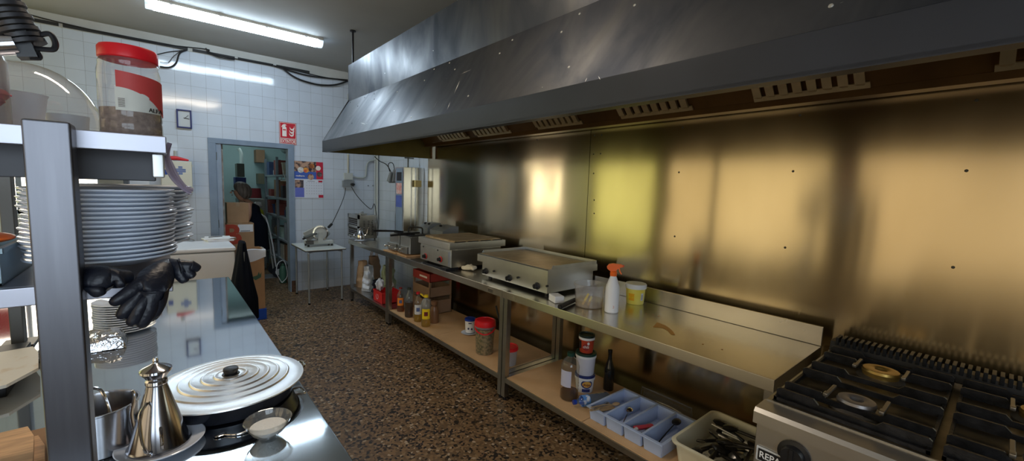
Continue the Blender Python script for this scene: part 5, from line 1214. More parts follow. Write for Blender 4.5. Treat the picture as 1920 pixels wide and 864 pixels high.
# cardboard bin with white liner on a blue crate
by, bz = 5.35, 0
p0 = px(466, 462, 1, by); p1 = px(494, 470, 1, by)
bx0, bx1 = p1.x-.24, p1.x+.005
b = MB(); b.bb(bx0-.01, bx1+.012, by-.01, by+.33, .002, .125, bev=.006)
tag(b.build('blue_crate', mat('crate_strong_blue', (.01,.07,.42), .4)), 'strong blue crate on the floor under the tall cardboard box', 'crate')
t = thing('cardboard_bin', 'tall open cardboard box with a white liner beside the black jacket', 'box', ((bx0+bx1)/2, by+.16, .126))
b = MB(); T_ = .006
for (a_, c_, d_, e_) in ((bx0,bx1,by,by+T_),(bx0,bx1,by+.30,by+.306),(bx0,bx0+T_,by,by+.306),(bx1-T_,bx1,by,by+.306)): b.bb(a_,c_,d_,e_,.127,.80)
b.bb(bx0,bx1,by,by+.306,.127,.133); b.build('box_walls', card, t)
b = MB(); b.bb(bx0+.03, bx1-.02, by+.06, by+.26, .55, .76); b.build('contents', card2, t)
def lin(u, v):
    x = bx0-.005+(bx1-bx0+.02)*u
    if v < .5: return (x, by-.008-.004*math.sin(8*u), .80-.10*(1-v*2)-.03*math.sin(4*u))
    return (x, by-.006+(v-.5)*.10, .806-.004*math.sin(9*u))
b = MB(); b.grid(lin, 16, 8)
b.grid(lambda u, v: (bx1+.004+.012*math.sin(3*u), by-.006+.25*u, .806-(.22*v)*(1-.4*u)), 10, 6); b.build('white_liner', mat('liner_white', (.66,.70,.78), .7), t)
b = MB(); gz = .50; b.prism([(bx1-.13,gz),(bx1-.07,gz+.015),(bx1-.055,gz+.055),(bx1-.045,gz+.02),(bx1-.03,gz+.05),(bx1-.035,gz-.01),(bx1-.09,gz-.04)], 'y', by-.0015, by-.0003); b.build('green_print', mat('print_green', (.05,.12,.08), .7), t)

# ------------------------------------------------------------------ storeroom
ty = 6.95
a0 = px(424, 458, 1, ty); a1 = px(482, 465, 1, ty)
t = thing('storeroom_table', 'small white table in the storeroom carrying two cardboard boxes', 'table', ((a0.x+a1.x)/2, ty+.2, 0))
tzz = a1.z
b = MB(); b.bb(a0.x-.05, a1.x, ty, ty+.30, tzz-.012, tzz+.004, bev=.003); b.build('table_top', lgrey, t)
b = MB(); b.bb(a0.x, a1.x-.12, ty+.02, ty+.03, tzz-.12, tzz-.02); b.build('apron', mat('apron_blue_grey', (.22,.27,.33), .5), t)
for yy in (ty+.05, ty+.26): b = MB(); b.tube([(a1.x-.10,yy,tzz-.02),(a1.x-.035,yy,tzz-.05),(a1.x-.02,yy,tzz-.2),(a1.x-.02,yy,.01)], .013, 10); b.build('leg', tube_m, t)
for yy in (ty+.05, ty+.26): b = MB(); b.tube([(a0.x+.02,yy,tzz-.02),(a0.x+.0,yy,tzz-.2),(a0.x,yy,.01)], .013, 10); b.build('leg', tube_m, t)
def card_box(name, x0, x1, y0, y1, z0, z1, label, M=card, cat='box', group=None):
    t = thing(name, label, cat, ((x0+x1)/2, (y0+y1)/2, z0), group)
    b = MB(); b.bb(x0, x1, y0, y1, z0, z1, bev=.003); b.build('carton', M, t)
    b = MB(); b.bb((x0+x1)/2-.02, (x0+x1)/2+.02, y0-.0012, y1, z1, z1+.0008); b.bb((x0+x1)/2-.02, (x0+x1)/2+.02, y0-.0016, y0-.0004, z1-.05, z1); b.build('packing_tape', mat('tape_tan', (.36,.24,.14), .35), t)
    return t
c0 = px(425, 419, 1, ty+.03); c1 = px(476, 418, 1, ty+.03)
bt = card_box('cardboard_box', c0.x, c1.x, ty+.03, ty+.27, tzz+.005, c0.z, 'lower cardboard box with a white label on the storeroom table')
lb0 = px(446, 421, 1, ty+.028); lb1 = px(475, 434, 1, ty+.028)
b = MB(); b.bb(lb0.x, lb1.x-.002, ty+.0275, ty+.0295, lb1.z, lb0.z); b.build('white_label', whitep, bt)
b = MB(); b.bb(lb0.x+.03, lb1.x-.04, ty+.0268, ty+.0275, lb1.z+.008, lb1.z+.02); b.build('label_text_line', greyp, bt)
text('printed_letter', 'B', mat('print_red', (.45,.06,.03), .7), (c0.x+.06, ty+.0275, (tzz+c0.z)/2+.01), (1,0,0), (0,0,1), (c0.z-tzz)*1.05, bt, xs=1.0, bold=.03)
c2 = px(425, 380, 1, ty+.05); c3 = px(466, 380, 1, ty+.05)
card_box('cardboard_box', c2.x, c3.x, ty+.05, ty+.26, c0.z+.002, c2.z, 'upper plain cardboard box in front of the person', card)

# the person, leaning over behind the boxes, seen from the side
def Pp(u, v, Y): return px(u, v, 1, Y)
py = 7.56
hd = Pp(446, 359, py); sh = Pp(464, 380, py); hip = Pp(478, 430, py+.05)
hipz = max(.86, hip.z)
S1 = Vector((sh.x-.03, py, sh.z-.02)); H0 = Vector((hip.x, py, .90)); N0 = S1+Vector((-.03,0,.06)); HD = Vector((hd.x+.015, py, hd.z-.01))
V = [ (H0.x,H0.y,H0.z,.135,.15), ((H0.x+S1.x)/2+.02,py,(H0.z+S1.z)/2,.105,.13), (S1.x,S1.y,S1.z,.10,.13), (N0.x,N0.y,N0.z,.052,.055), (HD.x,HD.y,HD.z,.075,.085), (HD.x-.01,HD.y,HD.z+.055,.07,.075),
      (S1.x+.01,py-.17,S1.z-.01,.055), (S1.x+.015,py-.20,S1.z-.15,.045), (S1.x-.03,py-.20,S1.z-.30,.038), (S1.x-.20,py-.16,S1.z-.34,.028), (S1.x-.25,py-.15,S1.z-.35,.026),
      (S1.x-.02,py+.17,S1.z-.01,.055), (S1.x-.04,py+.20,S1.z-.15,.045), (S1.x-.08,py+.20,S1.z-.30,.038), (S1.x-.25,py+.10,S1.z-.34,.028), (S1.x-.30,py+.06,S1.z-.35,.026),
      (H0.x+.0,py-.10,H0.z-.12,.095), (H0.x-.02,py-.10,.48,.062), (H0.x+.0,py-.10,.09,.04), (H0.x-.14,py-.10,.035,.032),
      (H0.x+.0,py+.10,H0.z-.12,.095), (H0.x+.03,py+.10,.48,.062), (H0.x+.06,py+.10,.09,.04), (H0.x-.08,py+.10,.035,.032)]
E_ = [(0,1),(1,2),(2,3),(3,4),(4,5),(2,6),(6,7),(7,8),(8,9),(9,10),(2,11),(11,12),(12,13),(13,14),(14,15),(0,16),(16,17),(17,18),(18,19),(0,20),(20,21),(21,22),(22,23)]
for (w_, sgn) in ((10,1),(15,-1)):
    wx, wy, wz = V[w_][:3]
    for k in range(4):
        i = len(V); yy = wy+(-.024+.016*k); L_ = (.034,.040,.038,.030)[k]
        V += [(wx-.045, yy, wz-.004, .0085), (wx-.045-L_, yy, wz-.016, .0078), (wx-.045-L_*1.7, yy, wz-.034, .0068)]
        E_ += [(w_, i), (i, i+1), (i+1, i+2)]
    i = len(V); V += [(wx-.02, wy+sgn*.035, wz-.004, .010), (wx-.045, wy+sgn*.048, wz-.014, .0085)]; E_ += [(w_, i), (i, i+1)]
t = thing('person', 'person with grey shoulder-length hair in a black sleeveless dress, bending over boxes in the storeroom', 'person', (H0.x, py, 0))
pb = skin('body', V, E_, skinm, t, 2)
f = HD
b = MB(); b.prism([(f.x-.092,f.z+.02),(f.x-.122,f.z-.012),(f.x-.098,f.z-.022),(f.x-.086,f.z-.02)], 'y', py-.012, py+.012); b.build('nose', skinm, t)
b = MB(); b.ball((f.x-.084,py-.04,f.z+.02),(.012,.012,.009),10); b.ball((f.x-.084,py+.04,f.z+.02),(.012,.012,.009),10); b.build('eyes', mat('eye_dark', (.03,.02,.02), .2), t)
b = MB(); b.ball((f.x-.088,py,f.z-.045),(.010,.024,.007),10); b.build('mouth', mat('lip', (.35,.10,.09), .5), t)
b = MB(); b.ball((f.x+.005,py-.088,f.z-.002),(.016,.010,.028),10); b.ball((f.x+.005,py+.088,f.z-.002),(.016,.010,.028),10); b.build('ears', skinm, t)
b = MB()
def hr_(u, v):
    a = u*2*PI; # open at the face side (-x)
    face = max(0, -math.cos(a)); ph = PI*.04+v*(PI*(.78-.42*face**1.5))
    r = .108+.030*v*(1-face)+.006*math.sin(14*a)
    return (f.x+.020+r*math.sin(ph)*math.cos(a)*1.05+.03*v*v, py+r*math.sin(ph)*math.sin(a)*(1.0+.15*v), f.z+.045+.118*math.cos(ph)-.10*max(0, v-.6)*(1-face))
b.grid(hr_, 56, 22); b.build('hair', hair_m, t, ang=180)
b = MB()
def dr_(u, v):
    a = u*2*PI
    top = Vector((S1.x, py, S1.z+.035)); mid = Vector(V[1][:3]); hp_ = H0; hem = Vector((H0.x, py, .50))
    pts = [top, (top+mid)/2+Vector((.01,0,.03)), mid, hp_, (hp_+hem)/2, hem]; rx = [.085,.135,.125,.165,.175,.19]; ry = [.115,.165,.155,.185,.20,.22]
    q = v*5; i = min(int(q), 4); w_ = q-i
    c = pts[i].lerp(pts[i+1], w_); a_, b_ = rx[i]+(rx[i+1]-rx[i])*w_, ry[i]+(ry[i+1]-ry[i])*w_
    k = 1+.02*math.sin(7*a)*v
    return (c.x+math.cos(a)*a_*k, c.y+math.sin(a)*b_*k, c.z)
b.grid(dr_, 40, 26); b.build('black_dress', cloth_b, t, ang=180)
for s_ in (-.10, .10):
    b = MB(); b.ball((V[19 if s_ < 0 else 23][0]+.03, py+s_, .035), (.13,.045,.034), 14); b.build('shoe', black, t)

# shelving along the right wall of the storeroom
sxf = 1.50; sya, syb = 7.05, 9.10; levels = [.28, .62, .98, 1.30, 1.68]
t = thing('storage_rack', 'grey metal storage rack packed with kitchen goods along the storeroom wall', 'shelving', (sxf+.2, (sya+syb)/2, 0))
for yy in (sya+.02, (sya+syb)/2, syb-.02):
    for xx in (sxf+.018, sxf+.38): b = MB(); b.bb(xx-.018, xx+.018, yy-.018, yy+.018, .002, 1.98); b.build('upright', mat('rack_grey', (.20,.24,.27), .45, .3), t)
for z in levels: b = MB(); b.bb(sxf, sxf+.40, sya, syb, z-.03, z); b.build('shelf_board', mat('rack_shelf', (.30,.34,.37), .45, .3), t)
pal = [('grey',(.30,.33,.35)),('dark',(.03,.03,.04)),('brown',(.26,.15,.08)),('white',(.55,.58,.60)),('red',(.22,.05,.04)),('pale green',(.28,.38,.33)),('cream',(.50,.46,.36)),('blue',(.05,.08,.18))]
lvn = ['lowest shelf','second shelf up','third shelf up','fourth shelf up','top shelf']
rs = random.Random(11)
for li, z in enumerate(levels):
    y = sya+.05; k = 0
    hmax = (levels[li+1]-z-.06) if li < 4 else .34
    while y < syb-.12:
        kind = rs.choice(['box','jar','box','tub','bottle']); cn, cc = rs.choice(pal); w = rs.uniform(.13,.26); h = min(hmax, rs.uniform(.12,.30)); M = mat('goods_'+cn.replace(' ','_'), cc, .55, var=.15)
        y2 = y+w
        ymid = (sya+syb)/2
        if y < ymid+.04 and y2 > ymid-.04: y = ymid+.045; y2 = y+w
        if y2 > syb-.03: break
        b = MB(); cy_ = (y+y2)/2; cx_ = sxf+.04+w/2
        if kind == 'box': b.bb(sxf+.02, sxf+.02+w*1.2, y+.005, y2-.005, z+.001, z+h, bev=.004); nm = 'carton'
        elif kind == 'jar': r = w*.42; b.lathe([(0,0),(r*.95,0),(r,.006),(r,h*.78),(r*.8,h*.84),(r*.82,h*.84),(r*.82,h),(0,h)], (cx_,cy_,z+.001), 20); nm = 'storage_jar'
        elif kind == 'tub': r = w*.45; b.lathe([(0,0),(r*.82,0),(r,h*.8),(r*1.06,h*.8),(r*1.06,h*.88),(0,h*.9)], (cx_,cy_,z+.001), 20); nm = 'plastic_tub'
        else: r = w*.36; b.lathe([(0,0),(r,0),(r,h*.6),(r*.35,h*.8),(r*.35,h),(0,h)], (cx_,cy_,z+.001), 18); nm = 'supply_bottle'
        k += 1
        o = b.build(nm, M)
        tag(o, '%s %s on the rack\'s %s, %s from the doorway' % (cn, nm.replace('_',' '), lvn[li], ['nearest','second','third','fourth','fifth','sixth','seventh','eighth','ninth','tenth','eleventh','twelfth','thirteenth','fourteenth','fifteenth','sixteenth'][k-1]), nm.split('_')[-1], 'goods on the storeroom rack')
        y = y2+rs.uniform(.005,.04)
# cartons high up and a clear bag, hanger
for k, (u0, v0, u1, v1, Y, M, lab) in enumerate(((480,280,497,305,9.34,card2,'brown carton high on the storeroom back wall beside the rack'),(484,325,496,345,9.34,mat('olive_box',(.16,.15,.10),.6),'dull olive box on the storeroom back wall, below the brown carton'))):
    p, q = Pp(u0, v0, Y), Pp(u1, v1, Y); b = MB(); b.bb(p.x, q.x, Y, Y+.25, q.z, p.z, bev=.004); tag(b.build('carton', M), lab, 'box')
b = MB(); b.ball((sxf+.12, 7.45, levels[4]+.36), (.16,.24,.16), 20, dis=.35, seed=4); b.bm.free()
p = Pp(527, 295, 7.9); o = MB(); o.ball((sxf+.14, 7.55, levels[4]+.42), (.13,.26,.11), 22, dis=.4, seed=4); tag(o.build('clear_bag', clear('bag_film', (.8,.85,.85), .45, (.55,.62,.62), .25)), 'bulging translucent bag on top of the rack near the doorway', 'bag')
b = MB(); h0 = Vector((sxf-.03, 7.35, 1.58)); b.tube([h0+Vector((0,-.20,0)),h0+Vector((0,0,.11)),h0+Vector((0,.20,0)),h0+Vector((0,-.20,0))], .008, 6, smooth=False); b.tube([h0+Vector((0,0,.11)),h0+Vector((0,.0,.15)),h0+Vector((0,.03,.17)),h0+Vector((.0,.03,.13))], .005, 6); tag(b.build('clothes_hanger', lgrey), 'pale clothes hanger hooked on the storeroom rack', 'hanger')
# blue crates and a grey meter box on the left side
for (u0,v0,u1,v1,Y,M,nm,lab,cat) in ((441,332,462,350,8.6,mat('crate_navy',(.02,.04,.20),.5),'navy_crate','navy blue crate behind the person, upper of two','crate'),(446,351,468,372,8.6,mat('crate_navy',(.02,.04,.20),.5),'navy_crate','navy blue crate behind the person, lower of two','crate'),(444,306,459,332,8.6,mat('meter_grey',(.14,.15,.12),.5),'grey_cabinet','narrow grey cabinet standing on the blue crates in the storeroom','cabinet')):
    p, q = Pp(u0,v0,Y), Pp(u1,v1,Y); b = MB(); b.bb(p.x, q.x, Y, Y+.25, q.z, p.z, bev=.006); tag(b.build(nm, M), lab, cat)
b = MB(); p = Pp(452, 372, 8.6); b.bb(p.x-.05, p.x+.35, 8.5, 8.9, .002, p.z-.002, bev=.01); tag(b.build('old_fridge', mat('fridge_dull', (.25,.28,.27), .4)), 'dull fridge behind the person, blue crates on its top', 'fridge')
b = MB(); b.tube([Pp(447,278,8.9),Pp(452,288,8.9),Pp(453,306,8.9)], .03, 10); tag(b.build('bent_duct', mat('duct_pale', (.55,.62,.60), .5)), 'pale bent duct above the grey cabinet in the storeroom', 'duct')
b = MB(); b.tube([(.52,7.6,2.2),(.53,7.65,1.7),(.52,7.62,1.2)], .014, 8); b.tube([(.52,7.9,2.4),(.53,7.9,1.3)], .008, 8, smooth=False); b.ball((.535,7.68,1.92),(.03,.06,.07),10); tag(b.build('hanging_wires', mat('wires_dark', (.06,.07,.07), .7)), 'dark wires and box hanging on the left storeroom wall', 'wires')
# red coat, yellow bag, mop bits
b = MB(); p = Pp(476, 372, 9.45); b.grid(lambda u, v: (p.x+math.cos(u*2*PI)*(.12+.06*v), 9.45+math.sin(u*2*PI)*(.08+.05*v), 1.42-1.0*v+.0*u), 24, 10); tag(b.build('red_apron', mat('maroon', (.16,.015,.02), .8)), 'dark red apron hanging behind the person', 'apron')
b = MB(); b.ball((Pp(485,400,8.0).x, 8.0, .85), (.09,.08,.27), 18, dis=.25, seed=9); tag(b.build('yellow_bag', mat('lime_bag', (.42,.45,.03), .6)), 'lime yellow bag hanging beyond the person in the storeroom', 'bag')
b = MB(); b.ball((Pp(482,382,8.0).x, 7.95, 1.17), (.07,.06,.055), 14, dis=.3, seed=2); tag(b.build('pale_rag', lgrey), 'pale rag bundle above the lime yellow bag', 'rag')
# hand truck
t = thing('hand_truck', 'grey tube hand truck standing on the storeroom floor by the rack', 'hand truck', (1.38, 7.75, 0))
for s_ in (0, .26): b = MB(); b.tube([(1.22,7.62+s_,1.02),(1.27,7.62+s_,.95),(1.34,7.63+s_,.6),(1.40,7.64+s_,.10)], .013, 8); b.build('side_tube', lgrey, t)
b = MB(); b.tube([(1.22,7.62,1.02),(1.20,7.75,1.04),(1.22,7.88,1.02)], .013, 8); b.build('handle', lgrey, t)
for z_, x_ in ((.7,1.325),(.35,1.375)): b = MB(); b.tube([(x_,7.63,z_),(x_,7.89,z_)], .010, 8, smooth=False); b.build('crossbar', lgrey, t)
for s_ in (-.03, .30): b = MB(); b.cyl((1.42,7.64+s_,.095), .093, .04, seg=24, rot=(PI/2,0,0)); w_ = b.build('wheel', rubber, t); b = MB(); b.cyl((1.42,7.64+s_-(.022 if s_ < 0 else -.022),.095), .05, .004, seg=18, rot=(PI/2,0,0)); b.build('hub', lgrey, w_)
b = MB(); b.bb(1.17, 1.40, 7.60, 7.92, .004, .012); b.build('toe_plate', tube_m, t)
b = MB(); gb = Pp(530, 478, 7.2); b.lathe([(0,0),(.05,0),(.052,.2),(.03,.26),(.02,.27),(.02,.30),(0,.30)], (sxf-.10, 7.18, .002), 20); tag(b.build('gas_bottle', mat('bottle_green', (.05,.13,.09), .4)), 'dark green bottle on the storeroom floor just inside the door', 'bottle')
b = MB(); b.tube([(sxf-.13,7.12,.02),(sxf-.20,7.10,.18),(sxf-.17,7.14,.32),(sxf-.08,7.16,.34),(sxf-.05,7.12,.12),(sxf-.13,7.10,.02)], .007, 7); tag(b.build('wire_loop', lgrey), 'pale wire loop in front of the dark green bottle', 'wire')

# ------------------------------------------------------------------ on the shelves below the tables
SZ = .1815
def at_shelf(u, v, r=0, z=SZ):
    p = px(u, v, 2, z); d = Vector((p.x, p.y, 0)).normalized(); return Vector((p.x+d.x*r, p.y+d.y*r, z))
def oil_bottle(c, label, liquid, level, labelM, capM, h=.30, r=.042, name='oil_bottle', hook=False):
    t = thing(name, label, 'bottle', c, 'oil bottles below the ribbed griddle')
    P_ = [(0,0),(r*.9,0),(r,.006),(r,h*.28),(r*.94,h*.31),(r,h*.34),(r,h*.62),(r*.85,h*.72),(r*.42,h*.84),(r*.36,h*.88),(r*.36,h*.93)]
    b = MB(); b.lathe(P_, c, 24); b.build('bottle_shell', clear('bottle_clear', (.94,.95,.93), .05, (.85,.85,.8), .06, 1.3), t)
    b = MB(); lp = [(0,.003),(r*.86,.003),(r*.94,.008)]; lp += [(r*.94, min(level,h*.62))]
    if level > h*.62: lp += [(r*.8, min(level, h*.72))]
    lp += [(0, lp[-1][1])]
    b.lathe(lp, c, 24); b.build('oil', liquid, t)
    b = MB(); b.cyl((c.x,c.y,c.z+h*.955), r*.45, h*.07, seg=18); cp = b.build('cap', capM, t)
    if labelM:
        a = math.atan2(-c.y, -c.x); b = MB(); b.grid(lambda u, v: (c.x+r*1.02*math.cos(a-.9+1.8*u), c.y+r*1.02*math.sin(a-.9+1.8*u), c.z+h*(.26+.32*v)), 12, 2); b.build('bottle_label', labelM, t)
        b = MB(); b.grid(lambda u, v: (c.x+r*1.03*math.cos(a-.4+.8*u), c.y+r*1.03*math.sin(a-.4+.8*u), c.z+h*(.36+.13*v)), 6, 2); b.build('label_mark', redm if labelM is yellow else mat('mark_blue', (.10,.15,.35), .5), t)
    return t
amber = clear('amber_oil', (.75,.26,.03), .25, (.45,.12,.01), .05); dark_oil = clear('dark_oil', (.35,.12,.02), .35, (.12,.04,.005), .05); yel_oil = clear('yellow_oil', (.92,.75,.10), .22, (.75,.55,.03), .05)
def onX(u, x): p = px(u, 560, 0, x); return Vector((x, p.y, SZ))
bt_ = [(751,1.99,amber,.14,mat('label_orange',(.85,.25,.03),.5),redm,.27,.040,'amber oil bottle with an orange label, farthest of the row'),
       (767,1.975,dark_oil,.16,None,mat('cap_dark',(.03,.04,.03),.4),.32,.045,'dark oil bottle with no label, second of the row from the far end'),
       (784,1.985,yel_oil,.075,mat('label_white',(.70,.72,.75),.5),mat('cap_red',(.6,.02,.03),.4),.31,.043,'clear oil bottle with a white label, behind the yellow-capped one'),
       (799,1.975,yel_oil,.14,yellow,yellow,.32,.046,'clear oil bottle with a yellow cap and yellow label, nearest of the row')]
for (u, x, lq, lv, lm, cm, h, r, lab) in bt_: oil_bottle(onX(u, x), lab, lq, lv, lm, cm, h, r)
yc = onX(799, 1.975); b = MB(); b.tube([yc+Vector((-.02,.01,.300)),yc+Vector((-.03,.06,.315)),yc+Vector((-.01,.085,.312)),yc+Vector((.0,.06,.300))], .004, 6); b.build('cap_strap', yellow, [o for o in bpy.data.objects if o.get('label') == bt_[3][-1]][0])
c = at_shelf(880, 628, .05); c = Vector((max(c.x, 2.10), c.y, SZ))
b = MB(); b.lathe([(0,.004),(.05,.004),(.078,.013),(.080,.012),(.052,0),(0,0)], c, 36); tag(b.build('saucer', china), 'white saucer under the blue-lidded tub on the middle shelf', 'saucer')
def tub(name, label, c, r, h, bodyM, lidM, lid=.03, taper=.86, cat='tub', rim=1.06, group=None):
    t = thing(name, label, cat, c, group)
    b = MB(); b.lathe([(0,0),(r*taper-.004,0),(r*taper,.004),(r,h-lid*.5),(0,h-lid*.5)] if not bodyM.name.startswith('see') else [(0,0),(r*taper-.004,0),(r*taper,.004),(r,h-lid*.5)], c, 36); b.build('tub_body', bodyM, t)
    b = MB(); b.lathe([(r*.98,h-lid),(r*rim,h-lid),(r*rim,h-.003),(r*rim-.004,h),(r*.85,h),(r*.83,h-.004),(0,h-.004)], c, 36); b.build('lid', lidM, t)
    return t
t = tub('blue_lidded_tub', 'small white tub with a dark blue lid standing on a saucer, middle shelf', c+Vector((.005,0,.0142)), .050, .135, white, blue, .02)
cc = c+Vector((.005,0,.0142)); a = math.atan2(-cc.y, -cc.x)
for dz, da in ((.045,-.3),(.040,.35)): b = MB(); b.ball(cc+Vector((.0475*math.cos(a+da), .0475*math.sin(a+da), dz)), (.009,.009,.010), 10); b.build('printed_dot', mat('print_navy', (.03,.04,.12), .5), t)
b = MB(); b.grid(lambda u, v: (cc.x+.0515*math.cos(a-.3+.6*u), cc.y+.0515*math.sin(a-.3+.6*u), cc.z+.092+.010*v), 6, 1); b.build('printed_name', mat('print_navy', (.03,.04,.12), .5), t)
# olive bucket
c = at_shelf(908, 668, .085); r = .082
t = thing('olive_bucket', 'clear bucket full of green olives with a red lid and red handle', 'bucket', c)
b = MB(); b.lathe([(0,0),(r-.012,0),(r-.008,.005),(r,.235),(r+.004,.236),(r+.004,.255),(r,.256)], c, 40); b.build('bucket_shell', clear('see_bucket', (.93,.93,.92), .12, (.8,.8,.8), .1), t)
b = MB(); b.lathe([(0,.004),(r-.014,.004),(r-.0105,.010),(r-.004,.215),(0,.218)], c, 36)
tag(b.build('olives', mat('olive_fill', (.10,.095,.02), .5, col2=(.36,.25,.10), vscale=55, bump=.8, bscale=55, sharp=(.4,.6)), t), kind='stuff')
b = MB(); b.lathe([(r+.002,.240),(r+.008,.242),(r+.008,.262),(r+.004,.285),(r-.012,.290),(r-.014,.284),(0,.284)], c, 40); b.build('lid', red, t)
b = MB(); b.lathe([(r+.0045,.226),(r+.0055,.226),(r+.0055,.242),(r+.0045,.242)], c, 40); b.build('clear_collar', clear('collar', (.9,.85,.85), .4, (.8,.7,.7), .2), t)
dd = Vector((-c.x, -c.y, 0)).normalized(); ee = Vector((-dd.y, dd.x, 0))
b = MB(); b.tube([c+ee*(r+.006)+Vector((0,0,.235)), c+ee*(r*.8)+dd*(r*.75)+Vector((0,0,.205)), c+dd*(r+.020)+Vector((0,0,.19)), c-ee*(r*.8)+dd*(r*.75)+Vector((0,0,.205)), c-ee*(r+.006)+Vector((0,0,.235))], .0055, 8); b.build('handle', red, t)
c = at_shelf(950, 688, .08); c = Vector((2.075, 2.465, SZ))
t = tub('red_lidded_tub', 'translucent white tub with a red lid partly behind the table legs', c, .072, .15, clear('see_milky', (.8,.8,.8), .55, (.70,.70,.74), .25), red, .028)
# near shelf: oil jug
c = Vector((2.06, 1.80, SZ))
t = thing('oil_jug', 'large square-shouldered clear jug with dark oil at the bottom and a blank label', 'jug', c)
r = .062; b = MB(); P_ = [(0,0),(r*.9,0),(r,.008),(r,.050)]
for k in range(5): P_ += [(r*.96,.060+.022*k),(r,.070+.022*k)]
P_ += [(r,.23),(r*.82,.262),(r*.4,.285),(r*.34,.300)]
b.lathe(P_, c, 28); b.build('jug_shell', clear('bottle_clear', (.94,.95,.93), .05), t)
b = MB(); b.lathe([(0,.003),(r*.88,.003),(r*.95,.01),(r*.95,.055),(0,.055)], c, 28); b.build('oil', clear('jug_oil', (.45,.24,.04), .35, (.28,.13,.01), .05), t)
b = MB(); b.cyl(c+Vector((0,0,.307)), r*.4, .024, seg=18); b.build('cap', green, t)
a = math.atan2(-c.y, -c.x)
b = MB(); b.grid(lambda u, v: (c.x+r*1.02*math.cos(a-1.15+1.3*u), c.y+r*1.02*math.sin(a-1.15+1.3*u), c.z+.10+.11*v), 12, 2); b.build('blank_label', mat('label_lilac', (.55,.56,.72), .6), t)
# stacked buckets
c = Vector((2.235, 1.815, SZ)); a = math.atan2(-c.y, -c.x)
def bucket(name, label, c, r, h, bodyM, lidM, rimM=None, hl=True):
    t = thing(name, label, 'bucket', c, 'stacked tubs on the near shelf')
    b = MB(); b.lathe([(0,0),(r*.86,0),(r*.88,.004),(r,h-.03),(0,h-.03)], c, 40); b.build('bucket_body', bodyM, t)
    b = MB(); b.lathe([(r*1.0,h-.034),(r*1.07,h-.032),(r*1.07,h-.016),(r*1.03,h-.014)], c, 40); b.build('rim', rimM or white, t)
    b = MB(); b.lathe([(r*1.06,h-.018),(r*1.08,h-.012),(r*1.05,h),(r*.88,h),(r*.86,h-.005),(r*.2,h-.004),(0,h-.006)], c, 40); b.build('lid', lidM, t)
    return t
b0 = bucket('white_bucket', 'white bucket with an oval orange and blue label, bottom of the stack', c, .066, .125, white, mat('lid_navy', (.015,.03,.16), .35))
def patch(t, c, r, a0, a1, z0, z1, M, nm): b = MB(); b.grid(lambda u, v: (c.x+r*math.cos(a0+(a1-a0)*u), c.y+r*math.sin(a0+(a1-a0)*u), c.z+z0+(z1-z0)*v), 12, 2); return b.build(nm, M, t)
def oval(t, c, r, am, wa, zm, hz, M, nm):
    b = MB(); V = [(c.x+r*math.cos(am), c.y+r*math.sin(am), c.z+zm)]
    for k in range(24): q = 2*PI*k/24; V.append((c.x+r*math.cos(am+wa*math.cos(q)), c.y+r*math.sin(am+wa*math.cos(q)), c.z+zm+hz*math.sin(q)))
    b._add(V, [(0,1+k,1+(k+1)%24) for k in range(24)]); return b.build(nm, M, t)
oval(b0, c, .0665, a+.25, .62, .068, .030, mat('label_navy', (.02,.04,.20), .4), 'navy_oval'); oval(b0, c, .068, a+.25, .48, .068, .021, mat('label_amber', (.75,.42,.08), .4), 'amber_oval')
patch(b0, c, .063, a-.25, a+.65, .012, .034, mat('label_navy', (.02,.04,.20), .4), 'navy_band')
rr = Vector((math.cos(a+.25), math.sin(a+.25), 0)); text('bucket_lettering', 'Prim', redm, c+rr*.0695+Vector((0,0,.064)), (-rr.y, rr.x, 0), (0,0,1), .026, b0, bold=.02)
c1_ = c+Vector((0,0,.1255)); b1 = bucket('white_bucket', 'plain white bucket with a dark green lid, middle of the stack', c1_, .068, .155, mat('bucket_lilac', (.66,.66,.76), .35), green)
c2_ = c1_+Vector((0,0,.1555)); a = math.atan2(-c2_.y, -c2_.x)
b2 = bucket('red_label_can', 'small tub with a red label and black lid, on top of the stack', c2_, .052, .125, mat('can_red', (.50,.06,.025), .4, var=.15), mat('lid_black_green', (.01,.025,.02), .35))
patch(b2, c2_, .0515, a-1.3, a-.75, .03, .085, black, 'dark_label_side'); oval(b2, c2_, .0525, a+.25, .16, .072, .010, white, 'white_flower')
oval(b2, c2_, .0520, a-.05, .45, .045, .024, mat('label_deep_red', (.30,.02,.02), .5), 'deep_red_oval')  # deeper red oval printed on the can behind the lettering
rr = Vector((math.cos(a-.05), math.sin(a-.05), 0)); text('can_lettering', 'chili', signw, c2_+rr*.0535+Vector((0,0,.048)), (-rr.y, rr.x, 0), (0,0,1), .026, b2, bold=.015)
c = at_shelf(1140, 733, .03)
b = MB(); b.lathe([(0,0),(.034,0),(.037,.005),(.037,.14),(.032,.165),(.0165,.215),(.0135,.235),(.0135,.265),(.0155,.268),(.0155,.290),(0,.292)], c, 30)
tag(b.build('dark_bottle', mat('bottle_near_black', (.012,.012,.010), .12, coat=.4)), 'near-black glass bottle with a long neck behind the water bottle', 'bottle')
